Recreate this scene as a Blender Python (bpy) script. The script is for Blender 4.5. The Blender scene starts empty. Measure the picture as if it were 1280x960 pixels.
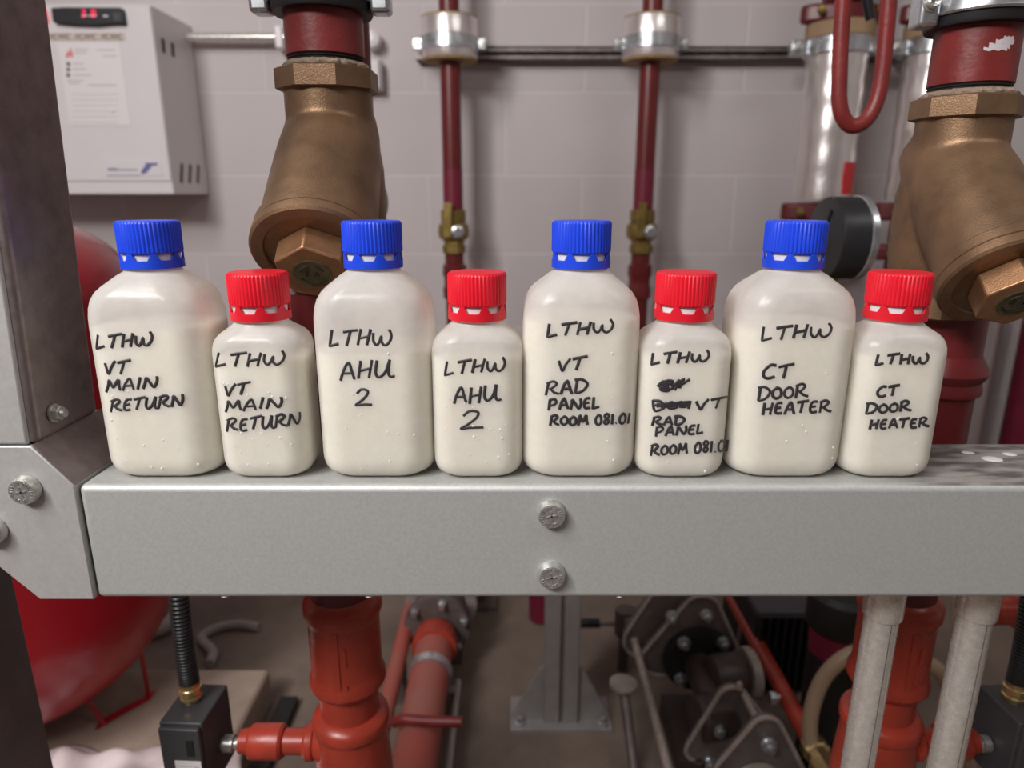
import bpy, math, random
from mathutils import Vector, Matrix
R = math.radians
S = bpy.context.scene
COL = S.collection
rnd = random.Random(7)

# ------------------------------------------------------------------ camera, light, exposure
EYE = 1.02
PITCH = R(15.4)
FPX = 860.0
cam_d = bpy.data.cameras.new('camera')
cam = bpy.data.objects.new('camera', cam_d)
COL.objects.link(cam)
cam.location = (0, 0, EYE)
cam.rotation_euler = (R(90) - PITCH, 0, 0)
cam_d.sensor_width = 36
cam_d.lens = FPX / 1280 * 36
cam_d.clip_start = 0.02
cam_d.dof.use_dof = True
cam_d.dof.focus_distance = 0.455
cam_d.dof.aperture_fstop = 6.5
S.camera = cam

S.view_settings.view_transform = 'Standard'
S.view_settings.look = 'None'
S.view_settings.gamma = 1
S.view_settings.use_curve_mapping = False
S.view_settings.exposure = 0.07
S.cycles.use_denoising = True
S.cycles.max_bounces = 10
S.cycles.transparent_max_bounces = 12
S.cycles.sample_clamp_indirect = 4.0

w = bpy.data.worlds.new('world')
S.world = w
w.use_nodes = True
w.node_tree.nodes['Background'].inputs[0].default_value = (0.9, 0.92, 1, 1)
w.node_tree.nodes['Background'].inputs[1].default_value = 0.12


def area(name, loc, target, sx, sy, power, col=(1, 1, 1)):
    l = bpy.data.lights.new(name, 'AREA')
    l.shape = 'RECTANGLE'
    l.size, l.size_y = sx, sy
    l.energy = power
    l.color = col
    o = bpy.data.objects.new(name, l)
    COL.objects.link(o)
    o.location = loc
    o.rotation_euler = (Vector(target) - Vector(loc)).to_track_quat('-Z', 'Y').to_euler()
    return o


# the plant room's ceiling battens beside the photographer, plus an added front fill behind
area('ceiling_light_left', (-1.1, -0.3, 2.5), (-0.5, 0.6, 1.0), 0.3, 1.3, 27, (1, .97, .96))
area('front_fill_light', (-0.95, -0.75, 2.05), (-0.1, 0.6, 0.85), 1.0, 0.3, 29, (1, .985, .975))  # added fill brightening the bottle and beam fronts, hung below the ceiling
area('ceiling_light_right', (1.3, -0.2, 2.5), (0.9, 0.8, 0.9), 1.2, 0.16, 6, (1, .97, .95))


# ------------------------------------------------------------------ pixel ray -> point at a given depth
def at(u, v, Y):
    dx, dy = (u - 640) / FPX, -(v - 480) / FPX
    cp, sp = math.cos(PITCH), math.sin(PITCH)
    t = Y / (cp + dy * sp)
    return Vector((dx * t, Y, EYE + t * (-sp + dy * cp)))


def mpp(v, Y):                      # metres per pixel at that row and depth
    dy = -(v - 480) / FPX
    return Y / (math.cos(PITCH) + dy * math.sin(PITCH)) / FPX


# ------------------------------------------------------------------ materials
def lin(c):
    c = c / 255
    return c / 12.92 if c <= 0.04045 else ((c + 0.055) / 1.055) ** 2.4


def rgb(r, g, b):
    return (lin(r), lin(g), lin(b), 1)


def mat(name, c, rough=.5, metal=0, vary=0, vscale=8, bump=0, bscale=60, sss=0, coat=0, rvary=0, spec=.5,
        stretch=(1, 1, 1), c2=None, emit=None):
    m = bpy.data.materials.new(name)
    m.use_nodes = True
    n, l = m.node_tree.nodes, m.node_tree.links
    b = n['Principled BSDF']
    b.inputs['Base Color'].default_value = rgb(*c)
    b.inputs['Roughness'].default_value = rough
    b.inputs['Metallic'].default_value = metal
    b.inputs['Specular IOR Level'].default_value = spec
    if coat:
        b.inputs['Coat Weight'].default_value = coat
        b.inputs['Coat Roughness'].default_value = .15
    if sss:
        b.inputs['Subsurface Weight'].default_value = sss
        b.inputs['Subsurface Radius'].default_value = (.02, .016, .012)
        b.inputs['Subsurface Scale'].default_value = 0.5
    if emit:
        b.inputs['Emission Color'].default_value = rgb(*c)
        b.inputs['Emission Strength'].default_value = emit
    tc = n.new('ShaderNodeTexCoord')
    mp = n.new('ShaderNodeMapping')
    mp.inputs['Scale'].default_value = stretch
    l.new(tc.outputs['Object'], mp.inputs['Vector'])
    if vary or c2:
        t = n.new('ShaderNodeTexNoise')
        t.inputs['Scale'].default_value = vscale
        t.inputs['Detail'].default_value = 5
        t.inputs['Roughness'].default_value = .6
        l.new(mp.outputs[0], t.inputs['Vector'])
        r = n.new('ShaderNodeValToRGB')
        r.color_ramp.elements[0].position = .3
        r.color_ramp.elements[1].position = .7
        if c2:
            r.color_ramp.elements[0].color = rgb(*c2)
            r.color_ramp.elements[1].color = rgb(*c)
        else:
            k = vary
            r.color_ramp.elements[0].color = rgb(*[max(0, x * (1 - k)) for x in c])
            r.color_ramp.elements[1].color = rgb(*[min(255, x * (1 + k)) for x in c])
        l.new(t.outputs['Fac'], r.inputs['Fac'])
        l.new(r.outputs['Color'], b.inputs['Base Color'])
    if rvary:
        t3 = n.new('ShaderNodeTexNoise')
        t3.inputs['Scale'].default_value = vscale * 1.7
        t3.inputs['Detail'].default_value = 4
        l.new(mp.outputs[0], t3.inputs['Vector'])
        mr = n.new('ShaderNodeMapRange')
        mr.inputs['From Min'].default_value = .3
        mr.inputs['From Max'].default_value = .7
        mr.inputs['To Min'].default_value = rough - rvary
        mr.inputs['To Max'].default_value = rough + rvary
        l.new(t3.outputs['Fac'], mr.inputs['Value'])
        l.new(mr.outputs[0], b.inputs['Roughness'])
    if bump:
        t2 = n.new('ShaderNodeTexNoise')
        t2.inputs['Scale'].default_value = bscale
        t2.inputs['Detail'].default_value = 3
        l.new(mp.outputs[0], t2.inputs['Vector'])
        bp = n.new('ShaderNodeBump')
        bp.inputs['Strength'].default_value = bump
        bp.inputs['Distance'].default_value = .002
        l.new(t2.outputs['Fac'], bp.inputs['Height'])
        l.new(bp.outputs[0], b.inputs['Normal'])
    return m


M = {}
M['galv'] = mat('galvanised_steel', (190, 188, 186), .55, .4, vary=.03, vscale=300, rvary=.05, bump=.05, bscale=1500)
M['galv_dark'] = mat('dull_shaded_steel', (140, 128, 126), .5, .7, vary=.1, vscale=60, rvary=.1, bump=.06, bscale=500)  # dull steel; also stands in for shade on bracket flange and post side
M['zinc'] = mat('zinc_plate', (205, 208, 212), .3, .9, vary=.08, vscale=40, rvary=.08)
M['conduit'] = mat('galvanised_conduit', (228, 224, 217), .28, .65, vary=.06, vscale=200, bump=.06, bscale=700, rvary=.05, spec=.9)
M['bolt'] = mat('bolt_steel', (196, 195, 190), .34, .75, vary=.12, vscale=300, bump=.15, bscale=800)
M['bronze'] = mat('cast_bronze', (134, 106, 81), .46, .7, vary=.14, vscale=26, bump=.16, bscale=900, rvary=.08)
M['bronze_plug'] = mat('bronze_plug', (168, 126, 92), .38, .75, vary=.1, vscale=60, bump=.1, bscale=900)
M['badge'] = mat('olive_badge', (92, 86, 58), .6, .2, vary=.1, vscale=200)
M['badge_dark'] = mat('badge_marks', (48, 44, 32), .6, .2)
M['brass'] = mat('brass', (218, 192, 140), .28, .95, vary=.1, vscale=50)
M['brass_dull'] = mat('brass_dull', (150, 128, 74), .4, .8, vary=.15, vscale=40)
M['red_old'] = mat('red_oxide_paint', (120, 40, 38), .42, 0, vary=.12, vscale=25, bump=.15, bscale=200, rvary=.1)
M['red_wall'] = mat('red_pipe_paint', (104, 30, 29), .35, 0, vary=.08, vscale=12, bump=.05)
M['red_riser'] = mat('red_lead_paint', (168, 60, 44), .3, 0, vary=.1, vscale=18, bump=.2, bscale=90, rvary=.08)
M['red_dusty'] = mat('dusty_red_paint', (172, 72, 62), .6, 0, c2=(150, 98, 86), vscale=9)
M['crimson'] = mat('crimson_band', (114, 28, 50), .4, 0, vary=.08)
M['maroon'] = mat('maroon_paint', (100, 30, 32), .35, 0, vary=.08, vscale=20)
M['tank'] = mat('tank_red_enamel', (158, 10, 28), .32, 0, coat=.3, vary=.05, vscale=4)
M['thread'] = mat('bare_thread', (62, 56, 54), .5, .6, vary=.2, vscale=200, stretch=(.3, .3, 4))
M['paste'] = mat('jointing_paste', (140, 122, 106), .85, 0, vary=.14, vscale=180, bump=.6, bscale=500)
M['rubber'] = mat('black_rubber', (30, 29, 31), .5, 0)
M['black'] = mat('black_plastic', (34, 34, 36), .4, 0, vary=.05)
M['black_matt'] = mat('black_paint', (24, 22, 22), .6, 0)
M['grey_box'] = mat('charcoal_plastic', (66, 65, 68), .5, 0, vary=.05, bump=.1, bscale=800)
M['white'] = mat('white_enamel', (226, 220, 222), .28, 0, vary=.01)
M['white_side'] = M['white']
M['paper'] = mat('paper_label', (232, 226, 226), .5, 0)
M['label_grey'] = mat('printed_grey', (200, 192, 194), .6, 0)
M['label_tan'] = mat('tape_label', (206, 194, 184), .7, 0)
M['ink'] = mat('marker_ink', (56, 52, 55), .45, 0, vary=.12, vscale=140)
M['ink_brown'] = mat('brown_ink', (168, 152, 142), .7, 0)
M['dark_print'] = mat('dark_print', (110, 104, 108), .6, 0)
M['flame_red'] = mat('flame_print', (222, 120, 122), .6, 0)
M['logo_blue'] = mat('logo_blue_print', (104, 108, 160), .5, 0)
M['led'] = mat('red_led', (255, 30, 90), .5, 0, emit=.9)
M['led_white'] = mat('pale_print', (200, 190, 196), .5, 0)
M['rocker'] = mat('lit_rocker_red', (240, 30, 48), .35, 0, emit=.5)
M['slot'] = mat('vent_slot', (70, 64, 62), .8, 0)
M['phenolic'] = mat('brown_insulation', (156, 128, 88), .85, 0, vary=.12, vscale=60, bump=.3, bscale=300)
M['wood'] = mat('timber_block', (160, 132, 102), .75, 0, vary=.1, vscale=14, stretch=(1, 1, .2))
M['foil'] = mat('foil_jacket', (236, 228, 225), .3, .8, vary=.04, vscale=20, bump=1.0, bscale=30, stretch=(1, 1, .5))
M['jacket'] = mat('grey_jacket', (190, 180, 178), .3, .6, vary=.05, vscale=14, bump=.4, bscale=30, stretch=(1, 1, .15))
M['label_red'] = mat('red_sticker', (206, 44, 48), .5, 0)
M['gauge_grey'] = mat('gauge_steel', (160, 158, 158), .3, .8)
M['cap_blue'] = mat('blue_polypropylene', (28, 72, 226), .38, 0, sss=.15, vary=.03)
M['cap_red'] = mat('red_polypropylene', (226, 22, 44), .38, 0, sss=.15, vary=.03)
M['cast_grey'] = mat('cast_iron_grey', (104, 94, 90), .5, .3, vary=.12, vscale=30, bump=.2, bscale=150)
M['cast_light'] = mat('dusty_cast_rim', (150, 138, 130), .55, .2, vary=.12, vscale=30)
M['pump_brown'] = mat('dark_brown_casing', (60, 48, 46), .45, 0, vary=.1, vscale=20)
M['post_lower'] = mat('dull_grey_steel', (120, 117, 119), .5, .4, vary=.08, vscale=20, bump=.06)
M['hose_beige'] = mat('beige_hose', (156, 134, 110), .45, 0, vary=.06)
M['hose_grey'] = mat('pale_grey_hose', (150, 142, 138), .5, 0, vary=.06)
M['rag'] = mat('white_rag', (228, 212, 212), .9, 0, vary=.07, vscale=14, bump=.5, bscale=60)
M['stand_grey'] = mat('plain_grey_steel', (158, 154, 152), .5, .4, vary=.04, vscale=30)
M['plinth'] = mat('concrete_plinth', (150, 132, 118), .9, 0, vary=.1, vscale=9, bump=.4, bscale=120)
M['water_clear'] = mat('droplet', (236, 234, 232), .12, 0, sss=.2)


def wall_mat():
    m = bpy.data.materials.new('painted_blockwork')
    m.use_nodes = True
    n, l = m.node_tree.nodes, m.node_tree.links
    b = n['Principled BSDF']
    b.inputs['Roughness'].default_value = .55
    tc = n.new('ShaderNodeTexCoord')
    sp = n.new('ShaderNodeSeparateXYZ')
    cb = n.new('ShaderNodeCombineXYZ')
    l.new(tc.outputs['Object'], sp.inputs[0])
    ax = n.new('ShaderNodeMath'); ax.inputs[1].default_value = .246 + 9
    az = n.new('ShaderNodeMath'); az.inputs[1].default_value = -.175 + .9
    l.new(sp.outputs['X'], ax.inputs[0]); l.new(sp.outputs['Z'], az.inputs[0])
    l.new(ax.outputs[0], cb.inputs[0]); l.new(az.outputs[0], cb.inputs[1])
    br = n.new('ShaderNodeTexBrick')
    br.inputs['Scale'].default_value = 1
    br.inputs['Brick Width'].default_value = .45
    br.inputs['Row Height'].default_value = .225
    br.inputs['Mortar Size'].default_value = .005
    br.inputs['Mortar Smooth'].default_value = .5
    br.inputs['Color1'].default_value = rgb(206, 197, 197)
    br.inputs['Color2'].default_value = rgb(202, 193, 193)
    br.inputs['Mortar'].default_value = rgb(214, 205, 205)
    l.new(cb.outputs[0], br.inputs['Vector'])
    nz = n.new('ShaderNodeTexNoise')
    nz.inputs['Scale'].default_value = 3
    nz.inputs['Detail'].default_value = 6
    l.new(tc.outputs['Object'], nz.inputs['Vector'])
    mr = n.new('ShaderNodeMapRange')
    mr.inputs['To Min'].default_value = .93
    mr.inputs['To Max'].default_value = 1.05
    l.new(nz.outputs['Fac'], mr.inputs['Value'])
    mx = n.new('ShaderNodeMix'); mx.data_type = 'RGBA'; mx.blend_type = 'MULTIPLY'
    mx.inputs['Factor'].default_value = 1
    l.new(br.outputs['Color'], mx.inputs['A']); l.new(mr.outputs[0], mx.inputs['B'])
    l.new(mx.outputs['Result'], b.inputs['Base Color'])
    n2 = n.new('ShaderNodeTexNoise'); n2.inputs['Scale'].default_value = 180
    l.new(tc.outputs['Object'], n2.inputs['Vector'])
    ad = n.new('ShaderNodeMath'); ad.operation = 'MULTIPLY_ADD'
    ad.inputs[1].default_value = -.7
    l.new(br.outputs['Fac'], ad.inputs[0]); l.new(n2.outputs['Fac'], ad.inputs[2])
    bp = n.new('ShaderNodeBump'); bp.inputs['Strength'].default_value = .5; bp.inputs['Distance'].default_value = .002
    l.new(ad.outputs[0], bp.inputs['Height']); l.new(bp.outputs[0], b.inputs['Normal'])
    return m


def floor_mat():
    m = mat('dusty_concrete', (130, 114, 102), .85, 0, c2=(100, 87, 78), vscale=5, bump=.4, bscale=90)
    return m


def beam_mat():
    # galvanised sheet; its top (normal up) is scuffed and wet towards the right-hand end
    m = mat('galvanised_beam', (190, 191, 189), .55, .4, vary=.035, vscale=420, rvary=.05, bump=.07, bscale=1800)
    n, l = m.node_tree.nodes, m.node_tree.links
    b = n['Principled BSDF']
    geo = n.new('ShaderNodeNewGeometry')
    sp = n.new('ShaderNodeSeparateXYZ'); l.new(geo.outputs['Normal'], sp.inputs[0])
    tc = n.new('ShaderNodeTexCoord')
    mp = n.new('ShaderNodeMapping'); mp.inputs['Rotation'].default_value = (0, 0, .6); mp.inputs['Scale'].default_value = (22, 70, 20)
    l.new(tc.outputs['Object'], mp.inputs[0])
    nz = n.new('ShaderNodeTexNoise'); nz.inputs['Scale'].default_value = 1.3; nz.inputs['Detail'].default_value = 5
    l.new(mp.outputs[0], nz.inputs['Vector'])
    r = n.new('ShaderNodeValToRGB')
    r.color_ramp.elements[0].position = .42; r.color_ramp.elements[0].color = rgb(112, 106, 104)
    r.color_ramp.elements[1].position = .62; r.color_ramp.elements[1].color = rgb(178, 172, 168)
    l.new(nz.outputs['Fac'], r.inputs[0])
    st = n.new('ShaderNodeMath'); st.operation = 'GREATER_THAN'; st.inputs[1].default_value = .85
    l.new(sp.outputs['Z'], st.inputs[0])
    mx = n.new('ShaderNodeMix'); mx.data_type = 'RGBA'
    src = b.inputs['Base Color'].links[0].from_socket
    so = n.new('ShaderNodeSeparateXYZ'); l.new(geo.outputs['Position'], so.inputs[0])
    wx = n.new('ShaderNodeMapRange'); wx.inputs['From Min'].default_value = .24; wx.inputs['From Max'].default_value = .30
    wx.inputs['To Min'].default_value = .12
    l.new(so.outputs['X'], wx.inputs['Value'])
    wm = n.new('ShaderNodeMath'); wm.operation = 'MULTIPLY'
    l.new(wx.outputs[0], wm.inputs[0]); l.new(st.outputs[0], wm.inputs[1])
    l.new(wm.outputs[0], mx.inputs['Factor']); l.new(src, mx.inputs['A']); l.new(r.outputs[0], mx.inputs['B'])
    l.new(mx.outputs['Result'], b.inputs['Base Color'])
    return m


def bottle_mat():
    # frosted polythene: mostly scatters, lets a little of what is behind it through
    m = bpy.data.materials.new('frosted_polythene')
    m.use_nodes = True
    n, l = m.node_tree.nodes, m.node_tree.links
    b = n['Principled BSDF']
    b.inputs['Base Color'].default_value = rgb(250, 248, 245)
    b.inputs['Roughness'].default_value = .27
    b.inputs['Specular IOR Level'].default_value = .6
    out = n['Material Output']
    tl = n.new('ShaderNodeBsdfTranslucent'); tl.inputs[0].default_value = rgb(252, 249, 244)
    tr = n.new('ShaderNodeBsdfTransparent'); tr.inputs[0].default_value = rgb(246, 244, 238)
    m1 = n.new('ShaderNodeMixShader'); m1.inputs[0].default_value = .38
    l.new(b.outputs[0], m1.inputs[1]); l.new(tl.outputs[0], m1.inputs[2])
    m2 = n.new('ShaderNodeMixShader')
    l.new(m1.outputs[0], m2.inputs[1]); l.new(tr.outputs[0], m2.inputs[2])
    tc = n.new('ShaderNodeTexCoord')
    nz = n.new('ShaderNodeTexNoise'); nz.inputs['Scale'].default_value = 45; nz.inputs['Detail'].default_value = 4
    l.new(tc.outputs['Object'], nz.inputs['Vector'])
    mr = n.new('ShaderNodeMapRange'); mr.inputs['From Min'].default_value = .3; mr.inputs['From Max'].default_value = .7
    mr.inputs['To Min'].default_value = .26; mr.inputs['To Max'].default_value = .42
    l.new(nz.outputs['Fac'], mr.inputs['Value']); l.new(mr.outputs[0], m2.inputs[0])
    l.new(m2.outputs[0], out.inputs['Surface'])
    n2 = n.new('ShaderNodeTexNoise'); n2.inputs['Scale'].default_value = 420; n2.inputs['Detail'].default_value = 3
    l.new(tc.outputs['Object'], n2.inputs['Vector'])
    bp = n.new('ShaderNodeBump'); bp.inputs['Strength'].default_value = .12; bp.inputs['Distance'].default_value = .0008
    l.new(n2.outputs['Fac'], bp.inputs['Height']); l.new(bp.outputs[0], b.inputs['Normal'])
    return m


M['wall'] = wall_mat()
M['floor'] = floor_mat()
M['beam'] = beam_mat()
M['poly'] = bottle_mat()
M['water'] = mat('cloudy_water', (252, 245, 232), .5, 0, sss=.8, vary=.025, vscale=26)
M['neck'] = mat('white_neck', (236, 230, 232), .4, 0, sss=.3)
M['ceiling'] = mat('ceiling_paint', (205, 202, 200), .8, 0)
M['plain_wall'] = mat('plain_wall_paint', (200, 194, 192), .7, 0)


# ------------------------------------------------------------------ mesh builder (world coordinates)
def frame(d):
    d = Vector(d).normalized()
    a = Vector((0, 0, 1)) if abs(d.z) < .9 else Vector((1, 0, 0))
    x = a.cross(d).normalized()
    return x, d.cross(x), d


class MB:
    def __init__(s):
        s.v, s.f = [], []

    def add(s, vs, fs):
        o = len(s.v)
        s.v += [Vector(p) for p in vs]
        s.f += [tuple(i + o for i in f) for f in fs]
        return s

    def box(s, x0, x1, y0, y1, z0, z1):
        vs = [(x, y, z) for z in (z0, z1) for y in (y0, y1) for x in (x0, x1)]
        return s.add(vs, [(0, 2, 3, 1), (4, 5, 7, 6), (0, 1, 5, 4), (2, 6, 7, 3), (0, 4, 6, 2), (1, 3, 7, 5)])

    def obox(s, c, size, rot):          # box with a rotation matrix
        hx, hy, hz = [k / 2 for k in size]
        t = MB().box(-hx, hx, -hy, hy, -hz, hz)
        return s.add([rot @ p + Vector(c) for p in t.v], t.f)

    def lathe(s, o, d, prof, n=40, cap=True, x0=None, facet=None):   # prof: (radius, distance along d)
        o = Vector(o)
        X, Y, D = frame(d)
        vs, fs = [], []
        for r, h in prof:
            for k in range(n):
                a = 2 * math.pi * (k + .5) / n
                vs.append(o + D * h + X * (r * math.cos(a)) + Y * (r * math.sin(a)))
        for i in range(len(prof) - 1):
            for k in range(n):
                k2 = (k + 1) % n
                fs.append((i * n + k, i * n + k2, (i + 1) * n + k2, (i + 1) * n + k))
        if cap:
            fs.append(tuple(range(n))[::-1])
            fs.append(tuple((len(prof) - 1) * n + k for k in range(n)))
        return s.add(vs, fs)

    def cyl(s, p, q, r, n=28, r2=None):
        p, q = Vector(p), Vector(q)
        return s.lathe(p, q - p, [(r, 0), (r if r2 is None else r2, (q - p).length)], n)

    def bcyl(s, p, q, r, b=.001, n=32):     # bevelled
        p, q = Vector(p), Vector(q)
        L = (q - p).length
        return s.lathe(p, q - p, [(r - b, 0), (r - .3 * b, .3 * b), (r, b), (r, L - b), (r - .3 * b, L - .3 * b), (r - b, L)], n)

    def ring(s, o, d, r0, r1, h0, h1, n=40):      # pipe ring, inner r0
        o = Vector(o)
        X, Y, D = frame(d)
        vs, fs = [], []
        for r, h in ((r0, h0), (r1, h0), (r1, h1), (r0, h1)):
            for k in range(n):
                a = 2 * math.pi * k / n
                vs.append(o + D * h + X * (r * math.cos(a)) + Y * (r * math.sin(a)))
        for i in range(4):
            for k in range(n):
                k2 = (k + 1) % n
                j = (i + 1) % 4
                fs.append((i * n + k, i * n + k2, j * n + k2, j * n + k))
        return s.add(vs, fs)

    def tube(s, pts, r, n=12, flat=None, cap=True, ribs=None):
        pts = [Vector(p) for p in pts]
        m = len(pts)
        vs, fs = [], []
        prev = None
        for i, p in enumerate(pts):
            t = (pts[min(i + 1, m - 1)] - pts[max(i - 1, 0)])
            if t.length < 1e-9:
                t = Vector((1, 0, 0))
            t.normalize()
            if flat is not None:
                Nn = Vector(flat); Nn = (Nn - t * Nn.dot(t)).normalized()
                B = t.cross(Nn)
                rr = (r, r * .4)
            else:
                if prev is None:
                    B, Nn, _ = frame(t)
                else:
                    B = (prev - t * prev.dot(t)).normalized()
                    Nn = t.cross(B)
                prev = B
                k_ = r if ribs is None else r * (1 + ribs * (1 if (i // 2) % 2 else -1))
                rr = (k_, k_)
            for k in range(n):
                a = 2 * math.pi * k / n
                vs.append(p + B * (rr[0] * math.cos(a)) + Nn * (rr[1] * math.sin(a)))
        for i in range(m - 1):
            for k in range(n):
                k2 = (k + 1) % n
                fs.append((i * n + k, i * n + k2, (i + 1) * n + k2, (i + 1) * n + k))
        if cap:
            fs.append(tuple(range(n))[::-1])
            fs.append(tuple((m - 1) * n + k for k in range(n)))
        return s.add(vs, fs)

    def prism(s, poly, vec):            # polygon (3-D points) pushed along vec
        vec = Vector(vec)
        n = len(poly)
        vs = [Vector(p) for p in poly] + [Vector(p) + vec for p in poly]
        fs = [tuple(range(n)), tuple(range(2 * n - 1, n - 1, -1))]
        fs += [(k, k + n, (k + 1) % n + n, (k + 1) % n) for k in range(n)]
        return s.add(vs, fs)

    def ball(s, c, r, n=16, m=10, sc=(1, 1, 1)):
        c = Vector(c)
        prof = []
        vs, fs = [], []
        for i in range(m + 1):
            ph = math.pi * i / m
            for k in range(n):
                a = 2 * math.pi * k / n
                rr = max(math.sin(ph), 1e-4) * r
                vs.append(c + Vector((rr * math.cos(a) * sc[0], rr * math.sin(a) * sc[1], -r * math.cos(ph) * sc[2])))
        for i in range(m):
            for k in range(n):
                k2 = (k + 1) % n
                fs.append((i * n + k, i * n + k2, (i + 1) * n + k2, (i + 1) * n + k))
        return s.add(vs, fs)

    def mesh(s, name, off=(0, 0, 0), angle=32):
        import bmesh
        me = bpy.data.meshes.new(name)
        off = Vector(off)
        me.from_pydata([p - off for p in s.v], [], s.f)
        bm = bmesh.new(); bm.from_mesh(me)
        bmesh.ops.recalc_face_normals(bm, faces=bm.faces)
        bm.to_mesh(me); bm.free()
        me.shade_smooth()
        if angle is not None:
            me.set_sharp_from_angle(angle=R(angle))
        return me


def spline(pts, sub=5, closed=False):
    pts = [Vector(p) for p in pts]
    out = []
    n = len(pts)
    for i in range(n - 1):
        p0, p1, p2, p3 = pts[max(i - 1, 0)], pts[i], pts[i + 1], pts[min(i + 2, n - 1)]
        for k in range(sub):
            t = k / sub
            out.append(.5 * ((2 * p1) + (p2 - p0) * t + (2 * p0 - 5 * p1 + 4 * p2 - p3) * t * t + (3 * p1 - p0 - 3 * p2 + p3) * t ** 3))
    out.append(pts[-1])
    return out


def tag(o, label, cat, group=None, kind=None):
    o['label'] = label
    o['category'] = cat
    if group:
        o['group'] = group
    if kind:
        o['kind'] = kind
    return o


def bevel(o, wdt, seg=3, ang=40):
    b = o.modifiers.new('bevel', 'BEVEL')
    b.width = wdt
    b.segments = seg
    b.limit_method = 'ANGLE'
    b.angle_limit = R(ang)
    return o


def thing(name, loc, label, cat, group=None):
    o = bpy.data.objects.new(name, None)
    o.empty_display_size = .05
    COL.objects.link(o)
    o.location = loc
    return tag(o, label, cat, group)


def root_loc(p):
    v = Vector((0, 0, 0))
    while p is not None:
        v += p.location
        p = p.parent
    return v


def part(name, mb, m, parent, label=None, angle=32):
    me = mb.mesh(name, root_loc(parent), angle)
    me.materials.append(M[m])
    o = bpy.data.objects.new(name, me)
    COL.objects.link(o)
    o.parent = parent
    if label:
        o['label'] = label
    return o


def single(name, mb, m, label, cat, group=None, angle=32):
    c = sum(mb.v, Vector()) / len(mb.v)
    c.z = min(p.z for p in mb.v)
    me = mb.mesh(name, c, angle)
    me.materials.append(M[m])
    o = bpy.data.objects.new(name, me)
    COL.objects.link(o)
    o.location = c
    return tag(o, label, cat, group)


def structure(name, mb, m):
    me = mb.mesh(name)
    me.materials.append(M[m])
    o = bpy.data.objects.new(name, me)
    COL.objects.link(o)
    o['kind'] = 'structure'
    o['label'] = name.replace('_', ' ')
    o['category'] = name.split('_')[0]
    return o


# ------------------------------------------------------------------ the room
WALL_Y = 2.1
structure('wall_back', MB().box(-2.6, 2.6, WALL_Y, WALL_Y + .1, 0, 2.7), 'wall')
structure('floor', MB().box(-2.6, 2.6, -2.4, WALL_Y + .1, -.1, 0), 'floor')
structure('ceiling', MB().box(-2.6, 2.6, -2.4, WALL_Y + .1, 2.7, 2.8), 'ceiling')
structure('wall_left', MB().box(-2.7, -2.6, -2.4, WALL_Y + .1, 0, 2.7), 'plain_wall')
structure('wall_right', MB().box(2.6, 2.7, -2.4, WALL_Y + .1, 0, 2.7), 'plain_wall')
structure('wall_front', MB().box(-2.6, 2.6, -2.5, -2.4, 0, 2.7), 'plain_wall')

# ------------------------------------------------------------------ the steel frame
BT, BB = EYE - .181, EYE - .181 - .0825        # beam top and bottom
BF, BK = .410, .490                            # beam front and back


def head_bolt(parent, c, nrm, r=.0094):
    c, nrm = Vector(c), Vector(nrm).normalized()
    m = MB()
    m.lathe(c, nrm, [(r * 1.02, 0), (r * 1.02, .0012), (r * .97, .002), (r * .93, .0048), (r * .86, .0058), (r * .5, .0058), (.0001, .0058)], 32)
    b = part('bolt', m, 'bolt', parent, 'zinc plated round-headed bolt')
    mk = MB()
    X, Y, D = frame(nrm)
    top = c + D * .0057
    for k in range(22):
        a = 2 * math.pi * k / 22
        if k in (5, 16):
            continue
        d0 = X * math.cos(a) + Y * math.sin(a)
        t0 = -X * math.sin(a) + Y * math.cos(a)
        p = top + d0 * r * .66
        rot = Matrix((t0, d0, D)).transposed()
        mk.obox(p, (r * (.08 + .06 * (k % 3 == 0)), r * .2, .0007), rot)
    for a in (0.2, math.pi / 2 + .2):
        d0 = X * math.cos(a) + Y * math.sin(a)
        rot = Matrix((d0, D.cross(d0), D)).transposed()
        mk.obox(top, (r * .75, r * .12, .0009), rot)
    part('head_marks', mk, 'zinc', b)
    return b


beam = thing('support_beam', (.5, (BF + BK) / 2, BB), 'long galvanised steel box beam the eight bottles stand on', 'beam')
o = part('beam_section', MB().box(-.2805, 1.15, BF, BK, BB, BT), 'beam', beam)
bevel(o, .0042, 4)
for v in (641, 717):
    head_bolt(beam, at(689, v, BF), (0, -1, 0))

br_pts = [(92, 607.5), (117, 749.5), (50, 749.5), (-60, 662), (-60, 558), (38, 558)]
bracket = thing('corner_bracket', at(50, 749, .45), 'galvanised corner bracket bolted at the left end of the beam', 'bracket')
pl = [at(u, v, .4080) for u, v in br_pts]
pl[1].x = pl[0].x
o = part('bracket_plate', MB().prism(pl, (0, .078, 0)), 'galv', bracket)
bevel(o, .0008, 2)
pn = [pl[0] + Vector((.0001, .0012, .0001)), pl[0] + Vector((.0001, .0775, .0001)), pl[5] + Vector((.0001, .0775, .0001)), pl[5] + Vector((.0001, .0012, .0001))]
part('sloping_flange', MB().prism(pn, (.0009, 0, .0009)), 'galv_dark', bracket, 'sloping flange with shade in its colour')  # same steel as the plate, darkened to carry its dark reflection
head_bolt(bracket, at(34, 611, .4075), (0, -1, 0))
head_bolt(bracket, at(-8, 663, .4075), (0, -1, 0))

# upper post: C-section above the bracket
z0 = at(45, 556.5, .4085).z
PX = at(45, 557, .4085).x
post = thing('steel_post', (PX - .04, .47, z0), 'galvanised steel post with its side shade painted on, rising from the bracket at the left edge', 'post')


def lean(mb, k=.042):
    for p in mb.v:
        p.x += (p.z - z0) * k
    return mb


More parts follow.
